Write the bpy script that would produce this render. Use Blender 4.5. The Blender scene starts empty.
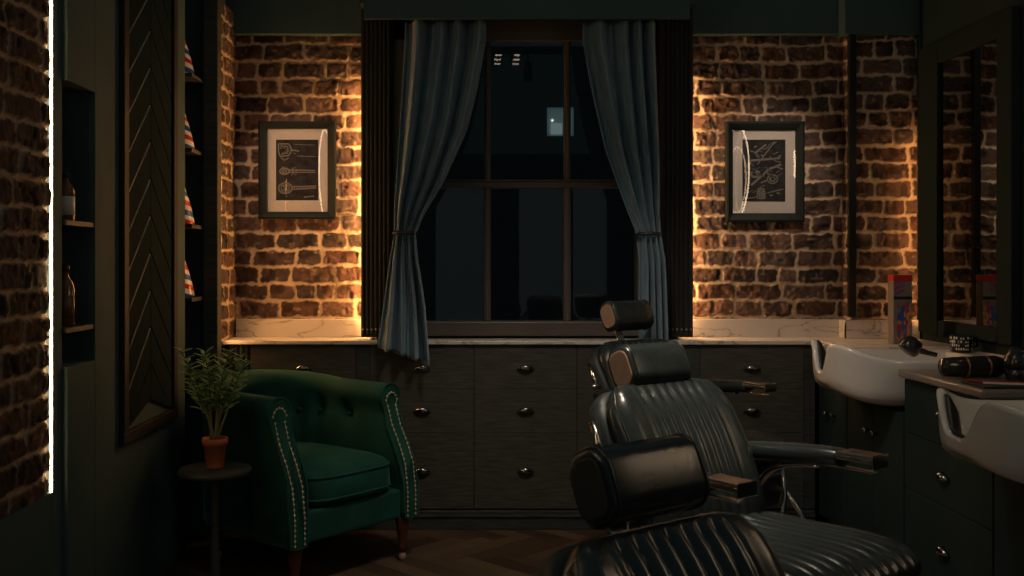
import bpy, bmesh, math, random
import numpy as np
from mathutils import Vector, Matrix

random.seed(7)
PI = math.pi
scn = bpy.context.scene
COL = scn.collection

# ---------------------------------------------------------------- camera frame
F, VX, VY, H = 995.0, 470.0, 262.0, 1.28


def at(px, py, Y):
    return ((px - VX) * Y / F, Y, H - (py - VY) * Y / F)


def ax(px, Y):
    return (px - VX) * Y / F


def az(py, Y):
    return H - (py - VY) * Y / F


# ---------------------------------------------------------------- materials
MATS = {}


def nodes_of(name):
    m = bpy.data.materials.new(name)
    m.use_nodes = True
    nt = m.node_tree
    return m, nt, nt.nodes["Principled BSDF"]


def mat(name, col, rough=.5, metal=0., spec=.5, var=0., vscale=8., bump=0., bscale=60., stretch=(1, 1, 1),
        coat=0., sheen=0., sub=0.):
    if name in MATS:
        return MATS[name]
    m, nt, b = nodes_of(name)
    b.inputs['Base Color'].default_value = (*col, 1)
    b.inputs['Roughness'].default_value = rough
    b.inputs['Metallic'].default_value = metal
    b.inputs['Specular IOR Level'].default_value = spec
    b.inputs['Coat Weight'].default_value = coat
    if sheen:
        b.inputs['Sheen Weight'].default_value = sheen
        b.inputs['Sheen Roughness'].default_value = .35
        b.inputs['Sheen Tint'].default_value = (*[min(1, c * 6 + .05) for c in col], 1)
    tc = nt.nodes.new('ShaderNodeTexCoord')
    mp = nt.nodes.new('ShaderNodeMapping')
    mp.inputs['Scale'].default_value = stretch
    nt.links.new(tc.outputs['Object'], mp.inputs['Vector'])
    if var:
        n = nt.nodes.new('ShaderNodeTexNoise')
        n.inputs['Scale'].default_value = vscale
        n.inputs['Detail'].default_value = 5
        nt.links.new(mp.outputs[0], n.inputs['Vector'])
        r = nt.nodes.new('ShaderNodeValToRGB')
        r.color_ramp.elements[0].position = .3
        r.color_ramp.elements[1].position = .7
        r.color_ramp.elements[0].color = (*[c * (1 - var) for c in col], 1)
        r.color_ramp.elements[1].color = (*[min(1, c * (1 + var)) for c in col], 1)
        nt.links.new(n.outputs['Fac'], r.inputs[0])
        nt.links.new(r.outputs[0], b.inputs['Base Color'])
    if bump:
        n2 = nt.nodes.new('ShaderNodeTexNoise')
        n2.inputs['Scale'].default_value = bscale
        n2.inputs['Detail'].default_value = 4
        nt.links.new(mp.outputs[0], n2.inputs['Vector'])
        bp = nt.nodes.new('ShaderNodeBump')
        bp.inputs['Strength'].default_value = bump
        bp.inputs['Distance'].default_value = .004
        nt.links.new(n2.outputs['Fac'], bp.inputs['Height'])
        nt.links.new(bp.outputs[0], b.inputs['Normal'])
    MATS[name] = m
    return m


def emit(name, col, s):
    if name in MATS:
        return MATS[name]
    m, nt, b = nodes_of(name)
    b.inputs['Base Color'].default_value = (.8, .8, .8, 1)
    b.inputs['Emission Color'].default_value = (*col, 1)
    b.inputs['Emission Strength'].default_value = s
    MATS[name] = m
    return m


def attr_mat(name, rough=.9, bump=.5, bscale=180., spec=.3):
    m, nt, b = nodes_of(name)
    a = nt.nodes.new('ShaderNodeAttribute')
    a.attribute_name = 'tone'
    nt.links.new(a.outputs['Color'], b.inputs['Base Color'])
    b.inputs['Roughness'].default_value = rough
    b.inputs['Specular IOR Level'].default_value = spec
    n = nt.nodes.new('ShaderNodeTexNoise')
    tc = nt.nodes.new('ShaderNodeTexCoord')
    nt.links.new(tc.outputs['Object'], n.inputs['Vector'])
    n.inputs['Scale'].default_value = bscale
    n.inputs['Detail'].default_value = 5
    bp = nt.nodes.new('ShaderNodeBump')
    bp.inputs['Strength'].default_value = bump
    bp.inputs['Distance'].default_value = .003
    nt.links.new(n.outputs['Fac'], bp.inputs['Height'])
    nt.links.new(bp.outputs[0], b.inputs['Normal'])
    MATS[name] = m
    return m


def glass_mat(name, ior=1.45, tint=(1, 1, 1)):
    m = bpy.data.materials.new(name)
    m.use_nodes = True
    nt = m.node_tree
    nt.nodes.clear()
    out = nt.nodes.new('ShaderNodeOutputMaterial')
    mix = nt.nodes.new('ShaderNodeMixShader')
    tr = nt.nodes.new('ShaderNodeBsdfTransparent')
    tr.inputs[0].default_value = (*tint, 1)
    gl = nt.nodes.new('ShaderNodeBsdfGlossy')
    gl.inputs['Roughness'].default_value = .01
    fr = nt.nodes.new('ShaderNodeFresnel')
    fr.inputs['IOR'].default_value = ior
    ge = nt.nodes.new('ShaderNodeNewGeometry')
    inv = nt.nodes.new('ShaderNodeMath'); inv.operation = 'SUBTRACT'; inv.inputs[0].default_value = 1.
    nt.links.new(ge.outputs['Backfacing'], inv.inputs[1])
    mu = nt.nodes.new('ShaderNodeMath'); mu.operation = 'MULTIPLY'
    nt.links.new(fr.outputs[0], mu.inputs[0]); nt.links.new(inv.outputs[0], mu.inputs[1])
    nt.links.new(mu.outputs[0], mix.inputs[0])
    nt.links.new(tr.outputs[0], mix.inputs[1])
    nt.links.new(gl.outputs[0], mix.inputs[2])
    nt.links.new(mix.outputs[0], out.inputs[0])
    MATS[name] = m
    return m


def marble_mat():
    m, nt, b = nodes_of('marble')
    tc = nt.nodes.new('ShaderNodeTexCoord')
    mp = nt.nodes.new('ShaderNodeMapping')
    mp.inputs['Rotation'].default_value = (0, .5, .3)
    mp.inputs['Scale'].default_value = (1.6, 3, 5)
    nt.links.new(tc.outputs['Object'], mp.inputs[0])
    n = nt.nodes.new('ShaderNodeTexNoise')
    n.inputs['Scale'].default_value = 1.7
    n.inputs['Detail'].default_value = 7
    n.inputs['Distortion'].default_value = .9
    nt.links.new(mp.outputs[0], n.inputs['Vector'])
    r = nt.nodes.new('ShaderNodeValToRGB')
    e = r.color_ramp.elements
    e[0].position = .40; e[0].color = (.72, .67, .62, 1)
    e[1].position = .62; e[1].color = (.74, .69, .64, 1)
    for p, c in ((.49, (.70, .65, .60, 1)), (.505, (.34, .31, .29, 1)), (.52, (.69, .64, .59, 1))):
        k = e.new(p); k.color = c
    nt.links.new(n.outputs['Fac'], r.inputs[0])
    nt.links.new(r.outputs[0], b.inputs['Base Color'])
    b.inputs['Roughness'].default_value = .3
    MATS['marble'] = m
    return m


def stripe_mat():
    """barber stripes wound round the local z axis"""
    m, nt, b = nodes_of('barber_stripes')
    tc = nt.nodes.new('ShaderNodeTexCoord')
    sx = nt.nodes.new('ShaderNodeSeparateXYZ')
    nt.links.new(tc.outputs['Object'], sx.inputs[0])
    at2 = nt.nodes.new('ShaderNodeMath'); at2.operation = 'ARCTAN2'
    nt.links.new(sx.outputs['Y'], at2.inputs[0]); nt.links.new(sx.outputs['X'], at2.inputs[1])
    m1 = nt.nodes.new('ShaderNodeMath'); m1.operation = 'MULTIPLY'; m1.inputs[1].default_value = 1 / (2 * PI)
    nt.links.new(at2.outputs[0], m1.inputs[0])
    m2 = nt.nodes.new('ShaderNodeMath'); m2.operation = 'MULTIPLY_ADD'; m2.inputs[1].default_value = 11.
    nt.links.new(sx.outputs['Z'], m2.inputs[0]); nt.links.new(m1.outputs[0], m2.inputs[2])
    fr = nt.nodes.new('ShaderNodeMath'); fr.operation = 'FRACT'
    nt.links.new(m2.outputs[0], fr.inputs[0])
    r = nt.nodes.new('ShaderNodeValToRGB')
    r.color_ramp.interpolation = 'CONSTANT'
    e = r.color_ramp.elements
    e[0].position = 0; e[0].color = (.8, .78, .75, 1)
    e[1].position = .25; e[1].color = (.55, .03, .04, 1)
    k = e.new(.5); k.color = (.8, .78, .75, 1)
    k = e.new(.72); k.color = (.03, .09, .4, 1)
    nt.links.new(fr.outputs[0], r.inputs[0])
    nt.links.new(r.outputs[0], b.inputs['Base Color'])
    b.inputs['Roughness'].default_value = .25
    MATS['barber_stripes'] = m
    return m


BLACK = mat('offblack_paint', (.070, .115, .118), .75, spec=.12, var=.1, vscale=3)
WOODK = mat('ebonised_oak', (.050, .056, .050), .55, spec=.35, var=.35, vscale=6, bump=.3, bscale=22, stretch=(1.5, 1.5, 14))
WOODH = mat('ebonised_oak_drawer', (.070, .068, .056), .5, spec=.35, var=.35, vscale=6, bump=.10, bscale=22, stretch=(1.5, 14, 14))
SASH = mat('sash_paint', (.10, .086, .074), .42, spec=.4, var=.1)
LEATHER = mat('black_leather', (.020, .027, .027), .27, spec=.62, var=.15, vscale=20, bump=.06, bscale=320)
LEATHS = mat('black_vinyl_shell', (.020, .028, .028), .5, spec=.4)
TAN = mat('tan_suede', (.30, .20, .145), .8, spec=.15, var=.12, vscale=40)
CHROME = mat('chrome', (.75, .72, .70), .16, 1.)
BRASS = mat('brass', (.85, .66, .45), .5, .7)
NICKEL = mat('pewter_pull', (.30, .29, .28), .2, 1.)
GREEN = mat('green_velvet', (.010, .072, .050), .75, spec=.25, var=.25, vscale=9, sheen=.5)
VELVET = mat('slate_velvet', (.19, .29, .355), .8, spec=.2, var=.22, vscale=14, sheen=.5, stretch=(3, 3, .7))
LINING = mat('curtain_lining', (.2, .26, .3), .8, spec=.2)
MAHOG = mat('mahogany', (.10, .030, .018), .3, spec=.5)
CERAMIC = mat('white_ceramic', (.74, .71, .67), .14, spec=.5, coat=.3)
RUBBER = mat('black_rubber', (.02, .022, .022), .35, spec=.5)
BLACKP = mat('black_gloss_plastic', (.018, .02, .02), .2, spec=.55)
TERRA = mat('terracotta', (.40, .13, .06), .8, spec=.2, var=.25, vscale=20, bump=.3)
SOIL = mat('soil', (.05, .035, .025), .95, spec=.1, var=.4, vscale=60, bump=.8, bscale=90)
LEAF = mat('leaf_green', (.22, .38, .16), .45, spec=.45, var=.35, vscale=30)
STEM = mat('stem_green', (.16, .15, .07), .6, var=.3, vscale=30)
MATBOARD = mat('mount_board', (.50, .46, .43), .9, spec=.1, var=.04, vscale=60)
INK = mat('print_black', (.022, .022, .024), .8, spec=.2, var=.5, vscale=30)
CHALK = mat('print_grey', (.17, .16, .15), .9, spec=.1)
FRAMEB = mat('picture_frame_black', (.009, .014, .015), .5, spec=.15)
CREAM = mat('cream_plastic', (.7, .68, .62), .4)
RED = mat('red_plastic', (.5, .03, .03), .35)
BLUE = mat('blue_print', (.03, .09, .38), .4)
ORANGE = mat('orange_print', (.6, .24, .07), .4)
AMBER = mat('amber_glass', (.16, .07, .025), .15, spec=.6)
MIRROR = mat('mirror_silver', (.50, .50, .48), .01, 1.)
BLACKCAB = mat('black_cabinet_paint', (.020, .036, .036), .7, spec=.12, var=.1)
MARBLE = marble_mat()
STRIPES = stripe_mat()
BRICK = attr_mat('old_brick', .92, .6, 150.)
PLANKS = attr_mat('oak_herringbone', .42, .25, 40., .4)
PANE = glass_mat('pane_glass', 1.5)
PICGLASS = glass_mat('picture_glass', 1.5)
LED = emit('led_warm', (1., .46, .15), 105.)
LEDW = emit('led_warm_white', (1., .63, .32), 30.)
RINGLED = emit('ring_led', (1., .72, .46), 19.)
SPOT = emit('downlight_lamp', (1., .80, .58), 6.)
FROST = emit('frosted_street_glow', (.70, .88, .90), .14)
TEALGLOW = emit('lit_window_teal', (.25, .8, .75), .014)
TEALBR = emit('lit_blind', (.75, .95, .92), .09)


# ---------------------------------------------------------------- mesh helpers
class MB:
    def __init__(s):
        s.v, s.f, s.mi, s.sm = [], [], [], []
        s.cur = 0

    def add(s, vs, fs, smooth=False):
        o = len(s.v)
        s.v += [tuple(p) for p in vs]
        for f in fs:
            s.f.append([i + o for i in f]); s.mi.append(s.cur); s.sm.append(smooth)
        return s

    def box(s, x0, x1, y0, y1, z0, z1, M=None):
        vs = [(x, y, z) for z in (z0, z1) for y in (y0, y1) for x in (x0, x1)]
        if M is not None:
            vs = [tuple(M @ Vector(p)) for p in vs]
        return s.add(vs, [(0, 2, 3, 1), (4, 5, 7, 6), (0, 1, 5, 4), (2, 6, 7, 3), (0, 4, 6, 2), (1, 3, 7, 5)])

    def grid(s, P, cu=False, cv=False, smooth=True, flip=False):
        P = np.asarray(P, float)
        n, m = P.shape[:2]
        fs = []
        for i in range(n if cu else n - 1):
            for j in range(m if cv else m - 1):
                a, b = i * m + j, ((i + 1) % n) * m + j
                c, d = ((i + 1) % n) * m + (j + 1) % m, i * m + (j + 1) % m
                fs.append((a, d, c, b) if flip else (a, b, c, d))
        return s.add(P.reshape(-1, 3).tolist(), fs, smooth)

    def fan(s, loop, flip=False):
        loop = [tuple(p) for p in loop]
        idx = list(range(len(loop)))
        return s.add(loop, [idx[::-1] if flip else idx])

    def tube(s, pts, r, seg=10, closed=False, cap=True, sq=None):
        """round tube along a polyline; r number or list"""
        pts = [Vector(p) for p in pts]
        n = len(pts)
        rs = r if hasattr(r, '__len__') else [r] * n
        T = []
        for i in range(n):
            if closed:
                d = pts[(i + 1) % n] - pts[i - 1]
            else:
                d = pts[min(i + 1, n - 1)] - pts[max(i - 1, 0)]
            T.append(d.normalized() if d.length > 1e-9 else Vector((0, 0, 1)))
        up = Vector((0, 0, 1)) if abs(T[0].z) < .9 else Vector((1, 0, 0))
        N = (up - T[0] * up.dot(T[0])).normalized()
        rings = []
        for i in range(n):
            N = (N - T[i] * N.dot(T[i]))
            N = N.normalized() if N.length > 1e-6 else T[i].orthogonal().normalized()
            B = T[i].cross(N)
            ring = []
            for k in range(seg):
                a = 2 * PI * k / seg
                ca, sa = math.cos(a), math.sin(a)
                if sq:
                    ca *= sq[0]; sa *= sq[1]
                ring.append(pts[i] + (N * ca + B * sa) * rs[i])
            rings.append([tuple(p) for p in ring])
        s.grid(rings, cu=closed, cv=True, smooth=True, flip=True)
        if cap and not closed:
            s.fan(rings[0], False)
            s.fan(rings[-1], True)
        return s

    def lathe(s, prof, seg=32, c=(0, 0, 0), M=None):
        """profile list (r, z) about z through c"""
        P = []
        for r, z in prof:
            row = []
            for k in range(seg):
                a = 2 * PI * k / seg
                p = Vector((r * math.cos(a), r * math.sin(a), z))
                if M is not None:
                    p = M @ p
                row.append((p.x + c[0], p.y + c[1], p.z + c[2]))
            P.append(row)
        s.grid(P, cv=True, smooth=True, flip=True)
        s.fan(P[0], False)
        s.fan(P[-1], True)
        return s

    def ball(s, c, r, seg=10, rings=6, sc=(1, 1, 1)):
        P = []
        for i in range(rings + 1):
            t = -PI / 2 + PI * i / rings
            P.append([(c[0] + sc[0] * r * math.cos(t) * math.cos(2 * PI * k / seg),
                       c[1] + sc[1] * r * math.cos(t) * math.sin(2 * PI * k / seg),
                       c[2] + sc[2] * r * math.sin(t)) for k in range(seg)])
        return s.grid(P, cv=True, smooth=True, flip=True)

    def build(s, name, m, parent=None, bevel=0., seg=2, loc=(0, 0, 0), weld=True, tone=None, fixn=True):
        me = bpy.data.meshes.new(name)
        me.from_pydata(s.v, [], s.f)
        me.polygons.foreach_set('material_index', s.mi)
        me.polygons.foreach_set('use_smooth', s.sm)
        for q in (m if isinstance(m, (list, tuple)) else [m]):
            me.materials.append(q)
        if tone is not None:
            a = me.attributes.new('tone', 'FLOAT_COLOR', 'POINT')
            a.data.foreach_set('color', np.asarray(tone, np.float32).ravel())
        if fixn:
            bm = bmesh.new(); bm.from_mesh(me)
            if weld:
                bmesh.ops.remove_doubles(bm, verts=bm.verts, dist=1e-5)
            bmesh.ops.recalc_face_normals(bm, faces=bm.faces)
            bm.to_mesh(me); bm.free()
        me.update()
        o = bpy.data.objects.new(name, me)
        COL.objects.link(o)
        o.location = loc
        if parent is not None:
            o.parent = parent
        if bevel:
            md = o.modifiers.new('bevel', 'BEVEL')
            md.width = bevel; md.segments = seg; md.limit_method = 'ANGLE'; md.angle_limit = math.radians(50)
        return o


def tag(o, label, cat, group=None, kind=None):
    o['label'] = label; o['category'] = cat
    if group: o['group'] = group
    if kind: o['kind'] = kind
    return o


def thing(name, label, cat, loc=(0, 0, 0), rz=0., group=None):
    o = bpy.data.objects.new(name, None)
    o.empty_display_size = .1
    COL.objects.link(o)
    o.location = loc; o.rotation_euler = (0, 0, rz)
    return tag(o, label, cat, group)


def struct(o, label=None, cat=None):
    o['kind'] = 'structure'
    if label: o['label'] = label
    if cat: o['category'] = cat
    return o


def sstep(x, a, b):
    t = np.clip((x - a) / (b - a), 0, 1)
    return t * t * (3 - 2 * t)


_tabs = {}


def vnoise(x, y, scale, seed):
    if seed not in _tabs:
        _tabs[seed] = np.random.RandomState(seed).rand(257, 257)
    T = _tabs[seed]
    x = np.asarray(x) / scale + 37.3; y = np.asarray(y) / scale + 91.7
    xi = np.floor(x).astype(int); yi = np.floor(y).astype(int)
    fx = x - xi; fy = y - yi
    fx = fx * fx * (3 - 2 * fx); fy = fy * fy * (3 - 2 * fy)
    xi %= 256; yi %= 256
    return (T[xi, yi] * (1 - fx) * (1 - fy) + T[xi + 1, yi] * fx * (1 - fy) +
            T[xi, yi + 1] * (1 - fx) * fy + T[xi + 1, yi + 1] * fx * fy)


def brick_sheet(name, origin, ud, nd, U, V, res=.005, seed=1, course=.0855, parent=None, shade_mul=1.):
    """an old brick face as real relief; colour of each brick is stored per vertex"""
    rs = np.random.RandomState(seed)
    nu, nv = int(U / res) + 1, int(V / res) + 1
    u, v = np.meshgrid(np.linspace(0, U, nu), np.linspace(0, V, nv), indexing='ij')
    du = (vnoise(u, v, .05, seed + 11) - .5) * .014 + (vnoise(u, v, .015, seed + 12) - .5) * .009
    dv = (vnoise(u, v, .06, seed + 13) - .5) * .012 + (vnoise(u, v, .015, seed + 14) - .5) * .009 + \
         (vnoise(u, v, .35, seed + 15) - .5) * .010
    uu, vv = u + du, v + dv + .03
    row = np.clip(np.floor(vv / course).astype(int), 0, 400)
    nr = row.max() + 1
    L = np.zeros_like(u); R = np.zeros_like(u); bid = np.zeros_like(u, int); acc = 0
    for r in range(nr):
        e = [-rs.uniform(.02, .2)]
        while e[-1] < U + .3:
            e.append(e[-1] + rs.choice([.215, .205, .225, .11, .17, .13]) + rs.uniform(-.012, .012))
        e = np.array(e)
        k = row == r
        i = np.clip(np.searchsorted(e, uu[k]) - 1, 0, len(e) - 2)
        L[k], R[k] = e[i], e[i + 1]
        bid[k] = acc + i
        acc += len(e)
    hw = .0062 + (vnoise(u, v, .04, seed + 16) - .5) * .006
    ch = np.minimum(uu - L, R - uu) - hw
    cv = np.minimum(vv - row * course, (row + 1) * course - vv) - hw
    rad = .014
    qx, qy = np.maximum(rad - ch, 0), np.maximum(rad - cv, 0)
    d = np.where((ch > 0) | (cv > 0), rad - np.hypot(qx, qy), -.01)
    d = np.minimum(d, np.minimum(ch, cv) + .0)
    mask = sstep(d, -.002, .004)
    lump = vnoise(u, v, .03, seed + 17) * .5 + vnoise(u, v, .012, seed + 18) * .5
    chip = sstep(vnoise(u, v, .028, seed + 19), .72, .9)
    tab = rs.uniform(-.0045, .0045, acc + 5)
    h = mask * (.009 + tab[bid] + (lump - .5) * .013 - chip * .009) + (1 - mask) * (lump - .5) * .006
    pal = np.array([(.110, .070, .056), (.088, .056, .047), (.135, .082, .062), (.070, .052, .046), (.112, .080, .066), (.125, .068, .050)])
    bc = .95 * pal[rs.randint(0, len(pal), acc + 5)] * rs.uniform(.75, 1.2, (acc + 5, 1))
    n3 = (vnoise(u, v, .02, seed + 20) * .6 + vnoise(u, v, .008, seed + 21) * .4)[..., None]
    soot = sstep(vnoise(u, v, .045, seed + 22), .55, .8)[..., None]
    lime = sstep(vnoise(u, v, .022, seed + 23), .80, .97)[..., None] * .3
    c = bc[bid] * (.65 + .7 * n3) * (1 - .6 * soot)
    mort = np.array((.58, .45, .32)) * (.72 + .5 * n3)
    c = c * (1 - lime) + mort * lime
    c = c * mask[..., None] + mort * (1 - mask[..., None])
    c = c * shade_mul  # paints shade into brick and mortar colour alike
    tone = np.concatenate([c, np.ones(c.shape[:2] + (1,))], -1)
    o, ud, nd = np.array(origin), np.array(ud), np.array(nd)
    P = o + u[..., None] * ud + v[..., None] * np.array((0, 0, 1.)) + h[..., None] * nd
    b = MB().grid(P)
    tn = tone.reshape(-1, 4)
    # turned-back rim so that the sheet is a slab, not a card
    rim = []
    idx = [(i, 0) for i in range(nu)] + [(nu - 1, j) for j in range(1, nv)] + \
          [(i, nv - 1) for i in range(nu - 2, -1, -1)] + [(0, j) for j in range(nv - 2, 0, -1)]
    top = [P[i, j] for i, j in idx]
    back = [(o + u[i, j] * ud + v[i, j] * np.array((0, 0, 1.)) - .03 * nd) for i, j in idx]
    b.grid([top, back], cv=True, smooth=False)
    tr = np.array([tone[i, j] for i, j in idx])
    tn = np.concatenate([tn, tr, tr])
    return b.build(name, BRICK, parent, tone=tn, fixn=False)


# =====================================================================  SHELL
YB, YC, HC = 5.0, 4.76, .905       # back wall, cabinet fronts, counter height
XL, XR = -1.186, 2.20              # left return of the back alcove, right wall
XP = -1.26                         # dark panelling on the left

# floor: herringbone planks laid as one floor
def make_floor():
    b = MB(); tone = []
    w, L = .088, .44
    rs = np.random.RandomState(5)
    c45, s45 = math.cos(-PI / 4), math.sin(-PI / 4)
    b.box(-2.2, 2.6, -2.4, 5.3, -.05, -.004)
    tone += [(.012, .009, .007, 1)] * 8
    for k in range(-80, 81):
        for j in range(-14, 15):
            for kind in (0, 1):
                ox, oy = k * w + j * L, k * w - j * L
                x0, y0, x1, y1 = (ox, oy, ox + L, oy + w) if kind == 0 else (ox, oy + w, ox + w, oy + w + L)
                g = .0008
                q = [(x0 + g, y0 + g), (x1 - g, y0 + g), (x1 - g, y1 - g), (x0 + g, y1 - g)]
                q = [(x * c45 - y * s45 + .3, x * s45 + y * c45 + 2.4) for x, y in q]
                cx = sum(p[0] for p in q) / 4; cy = sum(p[1] for p in q) / 4
                if not (-1.5 < cx < 2.35 and -.4 < cy < 4.95):
                    continue
                t = rs.uniform(.55, 1.45)
                col = (.095 * t, .060 * t, .035 * t, 1)
                dz = rs.uniform(-.0004, .0004)
                b.add([(x, y, dz) for x, y in q] + [(x, y, -.004) for x, y in q],
                      [(0, 1, 2, 3), (0, 4, 5, 1), (1, 5, 6, 2), (2, 6, 7, 3), (3, 7, 4, 0)])
                tone += [col] * 8
    return b.build('floor', PLANKS, tone=tone, fixn=False)


struct(make_floor(), 'dark oak herringbone floor', 'floor')

# back wall, exposed brick either side of the window
WX0, WX1 = ax(361, 4.80), ax(693, 4.80)      # outer edges of the dark window surround
ZT = 2.47                                     # where the bulkhead hides the brick
struct(brick_sheet('wall_back', (XL - .02, YB, .86), (1, 0, 0), (0, -1, 0), WX0 - XL + .14, 1.66, seed=3),
       'exposed brick back wall left of the window', 'wall')
XS = ax(845, 4.98)                            # step where the right pier comes forward
struct(brick_sheet('wall_back', (WX1 - .10, YB, .86), (1, 0, 0), (0, -1, 0), XS - WX1 + .12, 1.66, seed=8),
       'exposed brick back wall right of the window', 'wall')
struct(brick_sheet('wall_back', (XS, YB - .10, .86), (1, 0, 0), (0, -1, 0), XR - XS, 1.66, seed=21),
       'brick pier in the right corner', 'wall')
struct(brick_sheet('wall_back', (XS, YB, .86), (0, -1, 0), (-1, 0, 0), .10, 1.66, seed=31),
       'side of the brick pier', 'wall')
struct(brick_sheet('wall_left', (XL, 4.70, .0), (0, 1, 0), (1, 0, 0), YB - 4.70, 2.52, seed=44),
       'brick return left of the counter', 'wall')
b = MB()
b.box(-1.75, XL - .03, 4.67, 4.70, 0, 3.0)
b.box(-1.75, XL - .03, 4.70, YB + .3, 0, 3.0)
b.box(XL - .03, WX0 + .12, YB + .03, YB + .3, 0, 3.0)
b.box(WX1 - .12, XR + .35, YB + .03, YB + .3, 0, 3.0)
b.box(WX0 + .12, WX1 - .12, YB + .03, YB + .3, 2.52, 3.0)
b.box(WX0 + .12, WX1 - .12, YB + .03, YB + .3, 0, .86)
struct(b.build('wall_back', BLACK), 'dark masonry of the back wall', 'wall')
# bulkhead over the back wall
b = MB()
b.box(XL - .5, XR + .2, 4.945, YB + .05, az(34, 4.945), 3.0)
b.box(1.83, XR - .001, 4.86, 4.9445, az(34, 4.86), 3.0)
b.box(WX0 - .0, WX1 + .0, 4.70, 4.944, 2.502, 3.0)
struct(b.build('ceiling', BLACK, bevel=.004), 'black bulkhead along the top of the back wall', 'ceiling')
# left wall: near brick, low dark cabinet, black panelling
ZW = az(492, 3.04)
struct(brick_sheet('wall_left', (-1.2875, 1.7, ZW), (0, 1, 0), (1, 0, 0), 1.325, 2.95 - ZW, res=.0065, seed=57, course=.0815, shade_mul=.6),  # near wall darkened in its colour to look unlit
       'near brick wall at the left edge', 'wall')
b = MB()
b.box(-1.75, -1.31, -2.3, 3.02, 0, 3.0)
b.box(-1.3095, -1.2765, -2.3, 3.0445, 0, ZW - .001)
struct(b.build('wall_left', BLACK), 'masonry behind the near brick', 'wall')
# panelling with a recessed bottle niche (y 3.10..3.34)
b = MB()
PX0 = -1.62
b.box(PX0, -1.2765, 3.045, 3.115, 0, 3.0)
b.box(PX0, XP, 3.345, 4.40, 0, 3.0)
b.box(PX0, XP, 3.115, 3.345, 0, .95)
b.box(PX0, XP, 3.115, 3.345, 1.85, 3.0)
b.box(PX0, -1.50, 3.115, 3.345, .95, 1.85)
struct(b.build('wall_left', BLACK, bevel=.002), 'black panelled wall on the left', 'wall')
for z, q in ((1.072, 'lower'), (1.412, 'upper')):
    tag(MB().box(-1.498, XP - .004, 3.117, 3.343, z - .016, z).build('niche_shelf', WOODK), q + ' of two narrow dark shelves set in the black left wall', 'shelf')
# chevron boarding on the panelling
b = MB()
cyA, cyM, cyB = 3.622, 3.893, 4.165
b2 = MB()
def clipz(q):
    return [(y, max(.668, min(2.7, z))) for y, z in q]
for i in range(-2, 14):
    z0 = .794 + i * .145
    for y0, y1, r0, r1 in ((cyA, cyM - .001, 0, .235), (cyM + .001, cyB, .235, 0)):
        n = clipz([(y0, z0 + r0 + .003), (y1, z0 + r1 + .003), (y1, z0 + r1 + .142), (y0, z0 + r0 + .142)])
        if max(p[1] for p in n) - min(p[1] for p in n) < .03:
            continue
        x0, x1 = XP + .001, XP + .011
        b.add([(x0, y, z) for y, z in n] + [(x1, y, z) for y, z in n],
              [(4, 5, 6, 7), (0, 4, 7, 3), (1, 2, 6, 5), (0, 1, 5, 4), (3, 7, 6, 2), (0, 3, 2, 1)])
    # pale strips standing in for highlights on the left arm's board edges
    if 0 <= i < 12:
        n = [(cyA + .006, z0 + .005 + .146), (cyM - .008, z0 + .005 + .235 - .014 + .146)]
        q = [(n[0][0], n[0][1] - .0025), (n[1][0], n[1][1] - .0025), (n[1][0], n[1][1] + .0012), (n[0][0], n[0][1] + .0012)]
        q = [(y, z - .145) for y, z in q]
        x0, x1 = XP + .004, XP + .0125
        b2.add([(x0, y, z) for y, z in q] + [(x1, y, z) for y, z in q],
               [(4, 5, 6, 7), (0, 4, 7, 3), (1, 2, 6, 5), (0, 1, 5, 4), (3, 7, 6, 2), (0, 3, 2, 1)])
chev = bpy.data.objects.new('door_1', None); COL.objects.link(chev)
b.build('boarding', mat('lacquered_board', (.011, .024, .026), .9, spec=.04, var=.15), chev, bevel=.003, weld=False)
b2.build('edge_glint', mat('edge_glint_grey', (.30, .32, .32), .6, .3), chev, weld=False)
struct(chev, 'black door panel of diagonal boards on the left wall', 'door')
b = MB()
b.box(XP + .001, XP + .022, cyA - .06, cyB + .06, .62, .664)
b.box(XP + .001, XP + .022, cyA - .055, cyA - .004, .6645, 2.72)
b.box(XP + .001, XP + .022, cyB + .004, cyB + .055, .6645, 2.72)
struct(b.build('trim_1', mat('dark_cherry_trim', (.024, .026, .024), .6, spec=.15), bevel=.003), 'dark wood moulding round the diagonal boards', 'trim')
# recess at the end of the panelling
b = MB()
b.box(PX0, -1.60, 4.40, 4.67, 0, 3.0)
struct(b.build('wall_left', BLACK), 'back of the shelf recess', 'wall')
# right wall
b = MB()
b.box(XR, XR + .2, -2.3, YB + .3, 0, 3.0)
struct(b.build('wall_right', BLACKCAB), 'black right wall', 'wall')

# rear shopfront (behind the camera; seen only as a glow in the panes)
b = MB()
b.box(-1.75, -.42, -2.45, -2.35, 0, 2.6); b.box(.17, .60, -2.45, -2.35, 0, 2.6)
b.box(1.68, 2.2, -2.45, -2.35, 0, 2.6); b.box(-.42, .17, -2.45, -2.35, 2.19, 2.6)
b.box(.60, 1.68, -2.45, -2.35, 2.19, 2.6)
b.box(1.20, 1.26, -2.45, -2.35, 0, 2.19)
rear = struct(b.build('wall_rear', BLACK), 'shopfront wall at the back of the room', 'wall')
b = MB()
b.box(-.42, .17, -2.41, -2.39, 0, 2.19); b.box(.60, 1.20, -2.41, -2.39, 0, 2.19); b.box(1.26, 1.68, -2.41, -2.39, 0, 2.19)
b.build('window_2', FROST)
struct(bpy.data.objects['window_2'], 'frosted shopfront glass lit from the street', 'window')


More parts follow.
